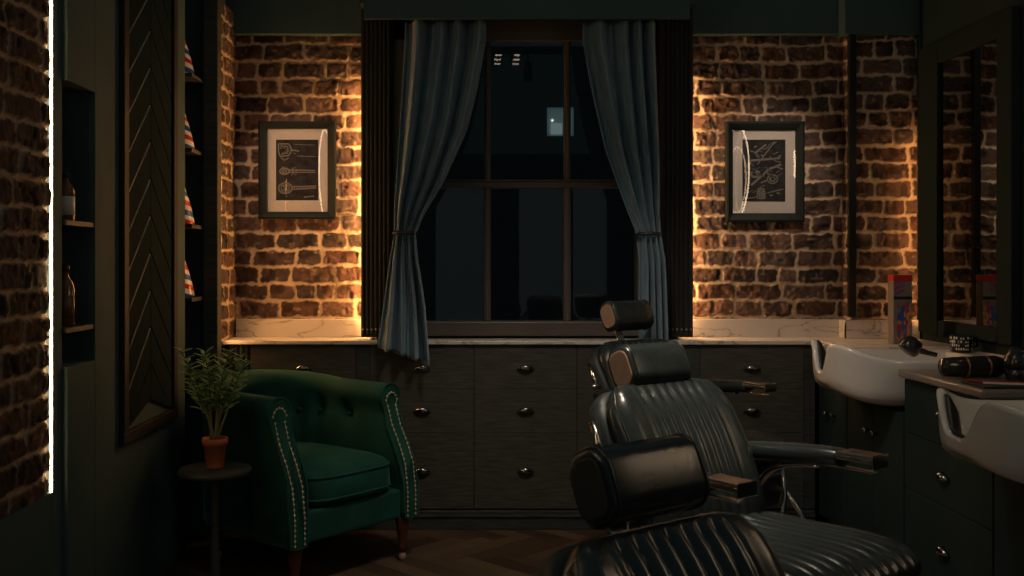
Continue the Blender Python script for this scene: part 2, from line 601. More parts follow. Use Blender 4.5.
# =====================================================================  WINDOW
def make_window():
    YW = 4.92
    # fluted surround
    t = bpy.data.objects.new('window_1', None); COL.objects.link(t)
    t['kind'] = 'structure'; t['label'] = 'dark sash window with fluted surround and six panes'; t['category'] = 'window'
    zt = 2.5
    b = MB()
    for x0, x1 in ((WX0, ax(391, 4.80)), (ax(661, 4.80), WX1)):
        n = 7
        pts = []
        for i in range(n * 8 + 1):
            u = i / (n * 8)
            x = x0 + (x1 - x0) * u
            pts.append((x, 4.80 - .006 * abs(math.sin(PI * n * u)) ** .7))
        zb = az(337, 4.8)
        P = [[(x, y, z) for x, y in pts] for z in (zb, zt)]
        b.grid(P, smooth=False)
        for z, fl in ((zb, 0), (zt, 1)):
            b.fan([(x, y, z) for x, y in pts] + [(x1, 4.84, z), (x0, 4.84, z)], fl)
        b.box(x0, x1, 4.806, 4.84, zb, zt)
        # backing, set in from the edge so that the strip light hides behind
        s = 1 if x0 == WX0 else -1
        xa, xb = (x0 + .035, x1) if s > 0 else (x0, x1 - .035)
        b.box(xa, xb, 4.841, 5.03, zb + .002, zt)
    b.build('surround', mat('surround_black', (.034, .034, .030), .6, spec=.2), t)
    b = MB()
    for x0, x1 in ((WX0, ax(391, 4.80)), (ax(661, 4.80), WX1)):
        for i in range(7):
            x = x0 + (x1 - x0) * (i + .5) / 7
            b.ball((x, 4.794, az(329.5, 4.79)), .005, 8, 5)
    b.build('bead_row', mat('dull_bead', (.40, .33, .27), .5), t)
    MB().box(ax(364, 4.535), ax(690, 4.535), 4.535, 4.56, az(19, 4.54), 2.60).box(ax(364, 4.535), ax(690, 4.535), 4.5605, 4.79, 2.58, 2.60).build('pelmet', BLACK, t, bevel=.003)
    # sash frame
    xa, xb = ax(391, 4.80), ax(661, 4.80)
    za = az(335.5, 4.9)
    b = MB()
    b.box(xa, xb, 4.86, 4.99, za, az(321.5, 4.86))                    # bottom rail
    b.box(xa, xb, 4.86, 4.99, 2.36, 2.50)
    b.box(xa, xa + .10, 4.86, 4.99, za, 2.5); b.box(xb - .10, xb, 4.86, 4.99, za, 2.5)
    b.build('sash_frame', SASH, t, bevel=.006)
    zm = az(184.5, 4.88)
    b = MB()
    b.box(xa + .1, xb - .1, 4.87, 4.955, zm - .016, zm + .014)
    b.box(xa + .1, xb - .1, 4.855, 4.9, zm + .014, zm + .022)
    b.build('meeting_rail', SASH, t, bevel=.004)
    for x in (ax(487.5, 4.89), ax(567.5, 4.89)):
        b = MB()
        b.box(x - .016, x + .016, 4.885, 4.95, az(321.5, 4.86), 2.37)
        b.box(x - .008, x + .008, 4.872, 4.886, az(321.5, 4.86), 2.37)
        b.build('muntin', SASH, t, bevel=.004)
    for x0, x1 in ((xa + .1, ax(487.5, 4.89) - .016), (ax(487.5, 4.89) + .016, ax(567.5, 4.89) - .016), (ax(567.5, 4.89) + .016, xb - .1)):
        for z0, z1 in ((az(321.5, 4.86), zm - .016), (zm + .014, 2.37)):
            MB().box(x0, x1, 4.915, 4.921, z0, z1).build('pane', PANE, t)
    return t


make_window()

# strip lights tucked behind the surround
for x, s, nm, lm in ((WX0, 1, 'left', LED), (WX1, -1, 'right', emit('led_warm_soft', (1., .52, .22), 80.))):
    b = MB()
    xa = x + s * .034
    b.box(min(xa, xa - s * .010), max(xa, xa - s * .010), 4.93, 4.944, .96, 2.15)
    tag(b.build('led_strip', lm), 'warm strip light hidden behind the %s edge of the window surround' % nm, 'light', 'strip lights behind the surround' if 0 else None)
# strip at the end of the near brick
b = MB().box(-1.2805, -1.2772, 3.034, 3.043, az(492, 3.04), 2.6)
tag(b.build('led_strip', LEDW), 'glowing vertical strip light at the end of the near left brick wall', 'light')
b = MB().box(-1.200, -1.188, 4.676, 4.690, .93, 2.0)
tag(b.build('led_strip', emit('led_warm_mid', (1., .45, .15), 85.)), 'warm strip light hidden behind the shelf upright, washing the left brick return', 'light')
# strip behind the mirror edge, washing the right corner
b = MB().box(2.178, 2.192, 4.812, 4.826, 1.0, 1.9)
tag(b.build('led_strip', emit('led_warm_dim', (1., .45, .15), 12.)), 'dim warm strip light in the corner beside the wall mirror', 'light')

# outside: building across the street with one lit window
bld = thing('building', 'dark building across the street with one teal lit window', 'building', (0, 20, 0))
b = MB()
x0, _, z0 = at(547, 136, 20); x1, _, z1 = at(574, 107, 20)
b.box(-14, x0, 0, 4, -4, 14); b.box(x1, 14, 0, 4, -4, 14); b.box(x0, x1, 0, 4, -4, z0); b.box(x0, x1, 0, 4, z1, 14)
b.build('facade', mat('facade_dark', (.022, .026, .026), .9, spec=.1), bld)
MB().box(x0, x1, .06, .10, z0, z1).build('window_pane', TEALGLOW, bld)
xa, _, za = at(551, 134, 20); xb, _, zb = at(562, 123, 20)
MB().box(xa, xb, .03, .055, za, zb).build('window_blind', TEALBR, bld)
MB().tube([(at(552.5, 120, 20)[0], .04, at(552, 120, 20)[2]), (at(552.5, 120, 20)[0], .05, at(552, 120, 20)[2])], .02).build('window_lamp', emit('tiny_lamp', (.8, 1, .9), 1.), bld)

# pipe at the pier corner
b = MB()
xp = ax(852, 4.87)
b.box(xp - .019, xp + .019, 4.86, 4.885, 1.01, az(34.5, 4.87))
for z in (1.35, 1.9):
    b.box(xp - .026, xp + .026, 4.856, 4.889, z, z + .02)
tag(b.build('conduit', BLACKP, bevel=.004), 'black vertical conduit on the corner of the brick pier', 'pipe')


# =====================================================================  BACK COUNTER
def worktop():
    t = thing('worktop', 'pale marble worktop with upstand along the back wall under the window', 'worktop')
    b = MB()
    b.box(XL + .005, XR - .005, YC - .022, YB - .035, HC - .018, HC)
    b.box(1.66, XR - .005, 4.39, YC - .022, HC - .018, HC)
    b.build('slab', MARBLE, t, bevel=.003)
    zu = az(319, 4.97)
    b = MB()
    b.box(XL + .02, WX0 + .03, 4.955, 4.985, HC + .0005, zu)
    b.build('upstand', MARBLE, t, bevel=.003)
    b = MB()
    b.box(WX1 - .03, XS - .012, 4.955, 4.985, HC + .0005, zu)
    b.box(XS - .041, XS - .012, 4.852, 4.955, HC + .0005, zu)
    b.box(XS - .041, XR - .006, 4.852, 4.882, HC + .0005, zu)
    b.build('upstand', MARBLE, t, bevel=.003)


worktop()


def cup_pull(parent, x, y, z, mtx=None, nm='cup_pull'):
    """cup handle, mouth downward, facing -y"""
    P = []
    for i in range(9):
        a = PI * i / 8
        row = []
        for j in range(9):
            e = (PI / 2) * j / 8
            X = .040 * math.cos(a) * math.cos(e * .0 + 0) if j == 0 else .040 * math.cos(a) * (math.cos(e) ** .6 if e < 1.57 else 0)
            Z = .026 * math.sin(e) ** .8 * (.55 + .45 * math.sin(a))
            Yy = -.026 * math.sin(a) * math.cos(e) ** .5
            row.append((X, Yy, Z - .010))
        P.append(row)
    P = np.array(P)
    bb = MB().grid(P).box(-.043, .043, -.004, 0, -.014, -.008)
    if mtx is not None:
        bb.v = [tuple(mtx @ Vector(p)) for p in bb.v]
    o = bb.build(nm, NICKEL, parent, loc=(x, y, z))
    md = o.modifiers.new('solid', 'SOLIDIFY'); md.thickness = .002
    return o


def drawer_unit(px0, px1, pulls, label, group='drawer units under the back worktop'):
    x0, x1 = ax(px0, YC), ax(px1, YC)
    xc = (x0 + x1) / 2
    t = thing('drawer_unit', label, 'cabinet', (xc, YC, 0), 0, group)
    w = (x1 - x0) / 2
    MB().box(-w + .001, w - .001, .022, .19, .095, HC - .02).build('carcass', WOODK, t)
    for z0, z1, zp in ((.6742, HC - .0215, .775), (.4642, .6730, .573), (.10, .4630, .284)):
        d = MB().box(-w + .0015, w - .0015, 0, .021, z0, z1).build('drawer', WOODH, t, bevel=.0008)
        cup_pull(d, 0, -.0005, zp)
    return t


def filler(px0, px1, label, reed=False):
    x0, x1 = ax(px0, YC), ax(px1, YC)
    b = MB()
    if reed:
        n = 4
        P = []
        pts = [(x0 + (x1 - x0) * i / (n * 8), YC + .004 - .012 * abs(math.sin(PI * n * i / (n * 8)))) for i in range(n * 8 + 1)]
        b.grid([[(x, y, z) for x, y in pts] for z in (.1, HC - .02)], smooth=False)
        b.box(x0, x1, YC + .0045, YC + .02, .1, HC - .02)
    else:
        b.box(x0 + .001, x1 - .001, YC + .002, YC + .02, .1, HC - .02)
    return tag(b.build('filler_panel', WOODK), label, 'panel')


filler(229, 250, 'reeded dark wood strip at the left end of the counter front', True)
drawer_unit(250, 356, 3, 'black drawer unit behind the green armchair')
filler(356, 370, 'flat dark strip between the drawers right behind the armchair', False)
drawer_unit(370, 474, 3, 'black drawer unit below the left curtain, right of the armchair')
drawer_unit(474, 577, 3, 'black drawer unit with three cup pulls under the middle of the window')
drawer_unit(577, 681, 3, 'black drawer unit below the right curtain, behind the barber chairs')
filler(681, 700, 'flat dark strip below the right edge of the window', False)
drawer_unit(700, 804, 3, 'black drawer unit behind the far chair armrest, below the right picture')
filler(804, VX + 1.652 * F / YC, 'narrow dark strip in the corner behind the far white basin')
b = MB()
b.box(ax(229, YC), 1.65, YC - .006, YC + .02, 0, .06)
b.box(ax(229, YC), 1.65, YC - .014, YC + .02, .0605, .074)
b.box(ax(229, YC), 1.65, YC - .008, YC + .02, .0745, .092)
struct(b.build('baseboard_back', WOODK, bevel=.003), 'moulded dark plinth under the drawers', 'baseboard')


# =====================================================================  CURTAINS
def curtain(name, left, right, y0, y1, folds, label, tie, hem=(0, 0), seed=1, yc=4.66):
    t = thing(name, label, 'curtain', (0, yc, 0))
    nu, nv = 150, 90
    ly, lx = zip(*left); ry, rx = zip(*right)
    rs = np.random.RandomState(seed)
    ph = np.cumsum(rs.uniform(.55, 1.6, folds + 1)); ph = (ph - ph[0]) / (ph[-1] - ph[0])
    us = np.linspace(0, 1, nu)
    phase = np.interp(us, ph, np.arange(folds + 1))
    k = np.ones(9) / 9
    phase = np.convolve(np.pad(phase, 4, 'edge'), k, 'valid')
    fa = np.interp(us, np.linspace(0, 1, folds + 2), rs.uniform(.55, 1.25, folds + 2))
    P = np.zeros((nv, nu, 3))
    for j in range(nv):
        v = j / (nv - 1)
        py = y0 + (y1 - y0) * v
        a, bb = np.interp(py, ly, lx), np.interp(py, ry, rx)
        wpx = bb - a
        squeeze = math.exp(-((py - tie) / 30.) ** 2)
        amp = .052 * (1 - .50 * squeeze)
        drift = .35 * np.sin(us * 4.1 + v * 3.3 + seed) + .22 * np.sin(us * 9. - v * 5.1 + seed * 2)
        uu = us + .018 * np.sin(2 * PI * phase + 1.2 + v * 2.) * (1 - squeeze)
        drop = (hem[0] * (1 - us) + hem[1] * us) * max(0, (v - .75) / .25) ** 1.5
        X = ((a + wpx * uu) - VX) * yc / F
        Z = az(py + drop, yc) + 0 * us
        w1 = np.sin(2 * PI * phase + drift)
        yy = amp * fa * (w1 + .28 * np.sin(4 * PI * phase + 1.1 + drift * 2))
        yy += .010 * np.sin(2 * PI * phase * 2.7 + v * 7 + seed) * (.4 + squeeze)
        # small drag creases running into the tie
        yy += .006 * np.sin(us * 38 + (py - tie) * .05 * (us - .5)) * math.exp(-((py - tie) / 60.) ** 2)
        P[j, :, 0] = X; P[j, :, 1] = yy; P[j, :, 2] = Z
    o = MB().grid(P).build('drape', VELVET, t, fixn=False)
    md = o.modifiers.new('solid', 'SOLIDIFY'); md.thickness = .004
    # tieback ring
    a, bb = np.interp(tie, ly, lx), np.interp(tie, ry, rx)
    xa, xb, z = ax(a - 1, yc), ax(bb + 1, yc), az(tie, yc)
    pts = []
    for k in range(28):
        an = 2 * PI * k / 28
        pts.append(((xa + xb) / 2 + (xb - xa) / 2 * 1.04 * math.cos(an), -.044 * math.sin(an), z + .006 * math.sin(an)))
    bt = MB().tube(pts, .007, 8, closed=True, sq=(1.3, .6))
    bt.build('tieback', mat('tieback_black', (.03, .03, .032), .4), t)
    return t


curtain('curtain', [(40, 404), (130, 399), (200, 395), (234, 394), (290, 386), (350, 378), (370, 377)],
        [(40, 485), (90, 476), (130, 466), (180, 444), (215, 424), (234, 416), (260, 418), (300, 425), (350, 430), (370, 432)],
        22, 350, 4, 'slate blue velvet curtain tied back on the left of the window', 234, (-2, 15), 4)
curtain('curtain', [(40, 582), (70, 587), (100, 593), (150, 605), (200, 624), (234, 638), (260, 640), (345, 640)],
        [(40, 655), (160, 659), (215, 659), (234, 660), (260, 664), (345, 667)],
        22, 344, 4, 'slate blue velvet curtain tied back on the right of the window', 235, (0, 0), 9)
b = MB().tube([(ax(385, 4.66), 4.66, 2.44), (ax(672, 4.66), 4.66, 2.44)], .012, 12)
tag(b.build('curtain_rod', BLACKP), 'black curtain rod across the top of the window', 'curtain rod')


# =====================================================================  PICTURES
def picture(px, py, mx, my, qx, qy, label, strokes):
    """outer frame px range, mount px range, print px range"""
    Yf = 4.95
    x0, x1 = ax(px[0], Yf), ax(px[1], Yf); z0, z1 = az(py[1], Yf), az(py[0], Yf)
    a0, a1 = ax(mx[0], Yf), ax(mx[1], Yf); c0, c1 = az(my[1], Yf), az(my[0], Yf)
    xc, zc = (x0 + x1) / 2, (z0 + z1) / 2
    t = thing('picture', label, 'picture', (xc, Yf, zc))
    P = []
    prof = [(0, .040), (0, .004), (.25, 0), (.6, .006), (.85, .012), (1, .018), (1, .030)]
    for k, (fr, d) in enumerate(prof):
        X0, X1 = x0 + (a0 - x0) * fr, x1 + (a1 - x1) * fr
        Z0, Z1 = z0 + (c0 - z0) * fr, z1 + (c1 - z1) * fr
        P.append([(X0 - xc, d, Z0 - zc), (X1 - xc, d, Z0 - zc), (X1 - xc, d, Z1 - zc), (X0 - xc, d, Z1 - zc)])
    MB().grid(P, cv=True, smooth=False).build('frame', FRAMEB, t, bevel=.001)
    MB().box(a0 - xc - .004, a1 - xc + .004, .028, .036, c0 - zc - .004, c1 - zc + .004).build('mount', MATBOARD, t)
    q0, q1 = ax(qx[0], Yf) - xc, ax(qx[1], Yf) - xc; w0, w1 = az(qy[1], Yf) - zc, az(qy[0], Yf) - zc
    b = MB().box(q0, q1, .0255, .028, w0, w1)
    b.cur = 1
    for pts, wd in strokes:                       # printed lines, part of the print
        pts = [(q0 + (q1 - q0) * u, w0 + (w1 - w0) * v) for u, v in pts]
        for (ua, va), (ub, vb) in zip(pts, pts[1:]):
            d = Vector((ub - ua, vb - va))
            if d.length < 1e-6: continue
            n = Vector((-d.y, d.x)).normalized() * wd * .85
            y = .0252
            b.add([(ua + n.x, y, va + n.y), (ub + n.x, y, vb + n.y), (ub - n.x, y, vb - n.y), (ua - n.x, y, va - n.y)], [(0, 1, 2, 3)])
    b.build('print', [INK, CHALK], t, weld=False, fixn=False)
    MB().box(a0 - xc + .001, a1 - xc - .001, .019, .021, c0 - zc + .001, c1 - zc - .001).build('glass', PICGLASS, t)
    return t


def circ(cx, cy, rx, ry, n=18, a0=0., a1=2 * PI):
    return [(cx + rx * math.cos(a0 + (a1 - a0) * k / n), cy + ry * math.sin(a0 + (a1 - a0) * k / n)) for k in range(n + 1)]


S1 = []
# a clipper, a razor and a round brush laid side by side, drawn in outline
S1 += [([(.06, .93), (.30, .93), (.36, .86), (.36, .80), (.30, .74), (.10, .72), (.06, .80), (.06, .93)], .004),
       ([(.10, .90), (.28, .88), (.28, .78), (.12, .76)], .003), ([(.36, .83), (.55, .81)], .004), ([(.12, .70), (.20, .66), (.30, .70)], .003),
       ([(.45, .92), (.92, .91)], .0015), ([(.50, .73), (.93, .72)], .002)]
S1 += [(circ(.20, .48, .11, .05), .005), (circ(.20, .48, .05, .022), .004), ([(.31, .50), (.93, .49)], .004), ([(.31, .46), (.93, .46)], .003),
       ([(.40, .52), (.40, .44)], .004), ([(.48, .52), (.48, .45)], .003)]
S1 += [(circ(.22, .20, .16, .085), .005), (circ(.22, .20, .10, .05), .003), ([(.38, .22), (.95, .235)], .004), ([(.38, .18), (.95, .205)], .004),
       ([(.12, .14), (.32, .26)], .003), ([(.12, .26), (.32, .14)], .003), ([(.66, .05), (.90, .07)], .004)]
rs_ = random.Random(4)
for k in range(26):
    x, y = rs_.uniform(.06, .5), rs_.choice([.84, .48, .2]) + rs_.uniform(-.07, .07)
    S1.append(([(x, y), (x + rs_.uniform(.02, .08), y + rs_.uniform(-.02, .02))], .002))
S2 = []
for k in range(46):
    x, y = rs_.uniform(.12, .85), rs_.uniform(.08, .92)
    an = rs_.choice([.55, -.35, .5, 2.4]) + rs_.uniform(-.15, .15)
    ln = rs_.uniform(.06, .2)
    S2.append(([(max(.03, min(.97, x)), y), (max(.03, min(.97, x + ln * math.cos(an))), max(.03, min(.97, y + ln * .7 * math.sin(an))))], rs_.choice([.0015, .0025, .004])))
S2 += [([(.18, .66), (.88, .70)], .006), ([(.20, .26), (.62, .52), (.90, .60)], .006), ([(.28, .78), (.55, .92)], .005), ([(.35, .60), (.75, .97)], .003),
       (circ(.30, .44, .10, .05), .006), (circ(.70, .36, .12, .07), .004), (circ(.70, .36, .06, .035), .004),
       ([(.34, .05), (.36, .20), (.50, .20), (.52, .05), (.34, .05)], .005), ([(.40, .18), (.40, .07)], .006), ([(.46, .18), (.46, .07)], .006),
       ([(.05, .05), (.30, .06)], .003), ([(.60, .14), (.95, .20)], .003)]
picture((258, 335), (121, 219), (266.5, 327), (128, 211.5), (275, 317.5), (139, 200),
        'black framed tool print with pale mount on the brick left of the window', S1)
picture((727, 805), (121, 222), (734, 797), (129.5, 213), (744, 787), (139, 201),
        'black framed print with pale mount on the brick right of the window', S2)


# =====================================================================  ARMCHAIR
def armchair():
    th = math.radians(49.6)
    t = thing('armchair', 'green velvet tub armchair with brass nailhead trim', 'armchair', (-.775, 4.30, 0), th)
    w, yf, yc = .265, -.30, .02
    # path of the inner face: left arm front -> round the back -> right arm front
    path = []
    for k in range(15):
        path.append((-w, yf + (yc - yf) * k / 15, -1., 0.))
    for k in range(41):
        a = PI - PI * k / 40
        path.append((w * math.cos(a), yc + w * 1.02 * math.sin(a), math.cos(a), math.sin(a)))
    for k in range(1, 16):
        path.append((w, yc + (yf - yc) * k / 15, 1., 0.))
    prof = [(.0, .22), (.0, .34), (-.008, .40), (-.012, .45), (-.014, .50), (-.014, .535), (-.013, .565), (-.011, .585), (-.009, .60), (-.007, .615), (-.004, .632)]
    for k in range(13):
        a = math.radians(205 - 235 * k / 12)
        prof.append((.040 + .056 * math.cos(a), .695 + .056 * math.sin(a)))
    prof += [(.082, .63), (.078, .56), (.080, .45), (.088, .32), (.086, .19), (.04, .185), (.005, .19)]

    def sfront(z):
        return float(np.interp(z, [.18, .30, .42, .50, .58, .66, .76], [.125, .125, .11, .075, .03, .004, .0]))
    tufts = []
    for s in (-1.25, -.88, -.52, -.16, .16, .52, .88, 1.25):
        a = PI / 2 - s
        tufts.append((w * math.cos(a), yc + w * 1.02 * math.sin(a), .600))
    tufts += [(-w, -.075, .600), (w, -.075, .600)]
    npth = len(path)
    P = []
    for i, (x, y, nx, ny) in enumerate(path):
        back = max(0., ny)
        row = []
        arm = float(sstep(np.array(-y), -.02, .27))
        for n, z in prof:
            zz = z + .035 * back * max(0, (z - .45) / .3)
            nn = n + .02 * back * max(0, (z - .3) / .45)     # back leans out
            px, py, pz = x + nx * nn, y + ny * nn, zz
            if n < .005 and z < .645 and z > .3:
                for (tx, ty, tz) in tufts:
                    dh = (px - tx) ** 2 + (py - ty) ** 2
                    g = math.exp(-(dh) / .0010 - (zz - tz) ** 2 / .0022) * .032
                    if zz < tz:
                        g = max(g, math.exp(-dh / .0003) * .012)
                    px += nx * g; py += ny * g
            py -= sfront(z) * arm
            row.append((px, py, pz))
        P.append(row)
    b = MB().grid(P, cv=True)
    b.fan(P[0]); b.fan(P[-1], True)
    sh = b.build('shell', GREEN, t)
    # front panels with double nail rows
    for sgn in (-1, 1):
        b = MB()
        rows = [(.018, .20 + .455 * k / 23) for k in range(24)]
        rows += [(.042 - .036 * math.cos(PI * k / 8), .66 + .052 * math.sin(PI * k / 8)) for k in range(1, 8)]
        rows += [(.066, .655 - .455 * k / 23) for k in range(24)]
        pp = [(sgn * (w + n), yf - sfront(z) - .0035, z) for n, z in rows]
        b.tube(pp, .0012, 5)
        for p in pp:
            b.ball((p[0], p[1] - .001, p[2]), .0052, 8, 4, (1, .7, 1))
        b.build('nailhead_trim', BRASS, t)
    # piping round each arm front
    for sgn, row in ((-1, P[0]), (1, P[-1])):
        MB().tube([(p[0], p[1] - .001, p[2]) for p in row], .0045, 6, closed=True).build('piping', GREEN, t)
    # tuft buttons
    for (tx, ty, tz) in tufts:
        nx, ny = (tx / w, (ty - yc) / w) if ty > yc else (math.copysign(1, tx), 0)
        MB().ball((tx + nx * .012, ty + ny * .012, tz), .011, 10, 6).build('button', GREEN, t)
    # front rail and cushion
    MB().box(-w + .002, w - .002, -.412, -.36, .19, .315).build('front_rail', GREEN, t, bevel=.015, seg=3)
    b = MB()
    nr, na = 10, 56
    loops = []
    def plan(a, s):
        ca, sa = math.cos(a), math.sin(a)
        e = .42
        x = .252 * math.copysign(abs(ca) ** e, ca)
        y = (-.085 + (.335 if sa > 0 else .345) * math.copysign(abs(sa) ** (e if sa < 0 else .8), sa))
        return x * s, (y + .085) * s - .085
    for s, z in ((.0, .318), (.90, .318), (.97, .325), (1, .345), (1.0, .40), (.985, .43), (.95, .449), (.85, .462), (.6, .470), (.3, .474), (.0, .475)):
        loops.append([(*plan(2 * PI * k / na, s), z) for k in range(na)])
    b.grid(loops, cv=True)
    c = b.build('seat_cushion', GREEN, t)
    for z in (.345, .432):
        MB().tube([(*plan(2 * PI * k / na, 1.0 if z < .4 else .988), z) for k in range(na)], .0055, 6, closed=True).build('piping', GREEN, c)
    MB().box(-.25, .25, -.36, .20, .19, .315).build('base', GREEN, t)
    for x, y in ((-.295, -.385), (.295, -.385), (-.2, .24), (.2, .24)):
        lg = MB().lathe([(.014, .035), (.016, .05), (.020, .06), (.017, .07), (.020, .10), (.026, .14), (.030, .17), (.028, .192)], 16, (x, y, 0)).build('leg', MAHOG, t)
        MB().lathe([(.004, 0), (.013, .003), (.016, .014), (.016, .024), (.012, .034), (.012, .038)], 14, (x, y, 0)).build('caster', BRASS, lg)
    return t


armchair()


# =====================================================================  SIDE TABLE + PLANT
TX, TY = ax(215, 3.72), 3.72
TZ = az(468, 3.72)
t = thing('side_table', 'small dark round side table carrying the potted plant beside the armchair', 'table', (TX, TY, 0))
MB().lathe([(.0, TZ - .022), (.128, TZ - .022), (.135, TZ - .016), (.135, TZ - .005), (.131, TZ), (.0, TZ)], 40).build('table_top', WOODK, t)
MB().lathe([(.018, .02), (.020, .1), (.014, .25), (.016, TZ - .06), (.04, TZ - .023)], 20).build('pedestal', WOODK, t)
MB().lathe([(.0, 0), (.12, 0), (.12, .008), (.03, .022), (.0, .024)], 32).build('foot', WOODK, t)


def plant():
    t = thing('potted_plant', 'leafy green plant in a terracotta pot on the dark side table', 'plant', (TX, TY, TZ + .001))
    MB().lathe([(.0, 0), (.030, 0), (.033, .004), (.040, .085), (.047, .086), (.048, .112), (.042, .112), (.038, .095), (.0, .095)], 32).build('pot', TERRA, t)
    MB().lathe([(.0, .0955), (.0385, .0955), (.03, .100), (.012, .103), (.0, .103)], 24).build('soil', SOIL, t)
    rs = random.Random(11)
    stems = [(-.128, .02, .400), (-.095, -.03, .345), (-.060, .03, .375), (-.035, -.04, .40), (-.005, .0, .33), (.055, -.02, .40), (.085, .02, .375), (.115, -.01, .36), (.02, .05, .36), (.07, .05, .30), (-.10, .05, .28)]
    for dx, dy, hh in stems:
        pts = []
        for k in range(9):
            s = k / 8
            pts.append((dx * s ** 1.4 + .008 * math.sin(s * 4 + dx * 50) + dx * .12 * (1 - s), dy * s ** 1.4, .098 + (hh - .06) * s))
        st = MB().tube(pts, [.0045 - .003 * k / 8 for k in range(9)], 7).build('stem', STEM, t)
        b = MB()
        for k in range(26):
            s = .42 + .58 * k / 25
            i = min(7, int(s * 8)); f = s * 8 - i
            p = Vector(pts[i]).lerp(Vector(pts[i + 1]), f)
            a = k * 2.4 + rs.uniform(-.4, .4)
            ln = rs.uniform(.050, .075) * (1.2 - .5 * s); wd = ln * .17
            up = rs.uniform(.4, 1.0)
            d = Vector((math.cos(a), math.sin(a), up)).normalized()
            sd = Vector((-math.sin(a), math.cos(a), 0)) * wd
            nrm = d.cross(sd).normalized() * ln * .05
            rows = []
            for q in range(5):
                u = q / 4
                w_ = math.sin(PI * (u * .92 + .04)) ** .8
                c = p + d * ln * u - Vector((0, 0, 1)) * ln * .22 * u * u
                rows.append([tuple(c - sd * w_), tuple(c + nrm), tuple(c + sd * w_)])
            b.grid(rows)
        fo = b.build('foliage', LEAF, st, fixn=False)
    return t


plant()

# =====================================================================  SHELF RECESS WITH STRIPED BOTTLES
sh = thing('display_shelf', 'tall dark display shelf in the recess left of the brick return', 'shelf', (0, 0, 0))
MB().box(ax(203, 4.60), ax(217.6, 4.60), 4.60, 4.672, 0, 3.0).build('upright', WOODK, sh, bevel=.004)
for py in (78, 151, 225, 297, 372):
    z = az(py, 4.55)
    MB().box(-1.595, ax(203, 4.60) - .001, 4.42, 4.665, z - .018, z).build('shelf_board', WOODK, sh, bevel=.002)
for i, py in enumerate((78, 151, 225, 297)):
    z = az(py, 4.55)
    tb = thing('bottle', 'red, white and blue striped bottle on the ' + ('topmost', 'second highest', 'third highest', 'lowest')[i] + ' visible shelf of the dark recess', 'bottle',
               (-1.325, 4.53, z + .0005), random.uniform(0, 6), 'striped bottles in the shelf recess')
    MB().lathe([(.0, 0), (.066, 0), (.069, .006), (.066, .03), (.056, .075), (.043, .12), (.030, .16), (.019, .195), (.016, .215), (.0, .215)], 36).build('body', STRIPES, tb)
    MB().lathe([(.0, .2155), (.018, .2155), (.018, .245), (.012, .25), (.0, .25)], 20).build('cap', CREAM, tb)
for i, (py0, py1) in enumerate(((165, 215), (258, 320))):
    z0 = 1.412 if i == 0 else 1.072
    h = (py1 - py0) * 3.2 / F
    tb = thing('bottle', ('slim amber bottle with pale label on the upper niche shelf', 'slim pale bottle on the lower niche shelf of the left wall')[i], 'bottle', (-1.315, 3.235, z0 + .0005))
    MB().lathe([(.0, 0), (.027, 0), (.029, .004), (.029, h * .62), (.022, h * .72), (.011, h * .8), (.011, h * .88), (.0, h * .88)], 24).build('body', AMBER, tb)
    MB().lathe([(.0, h * .881), (.013, h * .881), (.013, h), (.0, h)], 16).build('cap', BLACKP, tb)
    MB().lathe([(.0293, h * .12), (.0295, h * .12), (.0295, h * .5), (.0293, h * .5)], 24).build('sticker', CREAM if i == 0 else AMBER, tb)


# =====================================================================  BARBER CHAIRS
def rrect(wx, wy, r, n=6):
    pts = []
    for cx, cy, a0 in ((wx - r, wy - r, 0), (-wx + r, wy - r, PI / 2), (-wx + r, -wy + r, PI), (wx - r, -wy + r, 3 * PI / 2)):
        for k in range(n + 1):
            a = a0 + PI / 2 * k / n
            pts.append((cx + r * math.cos(a), cy + r * math.sin(a)))
    return pts


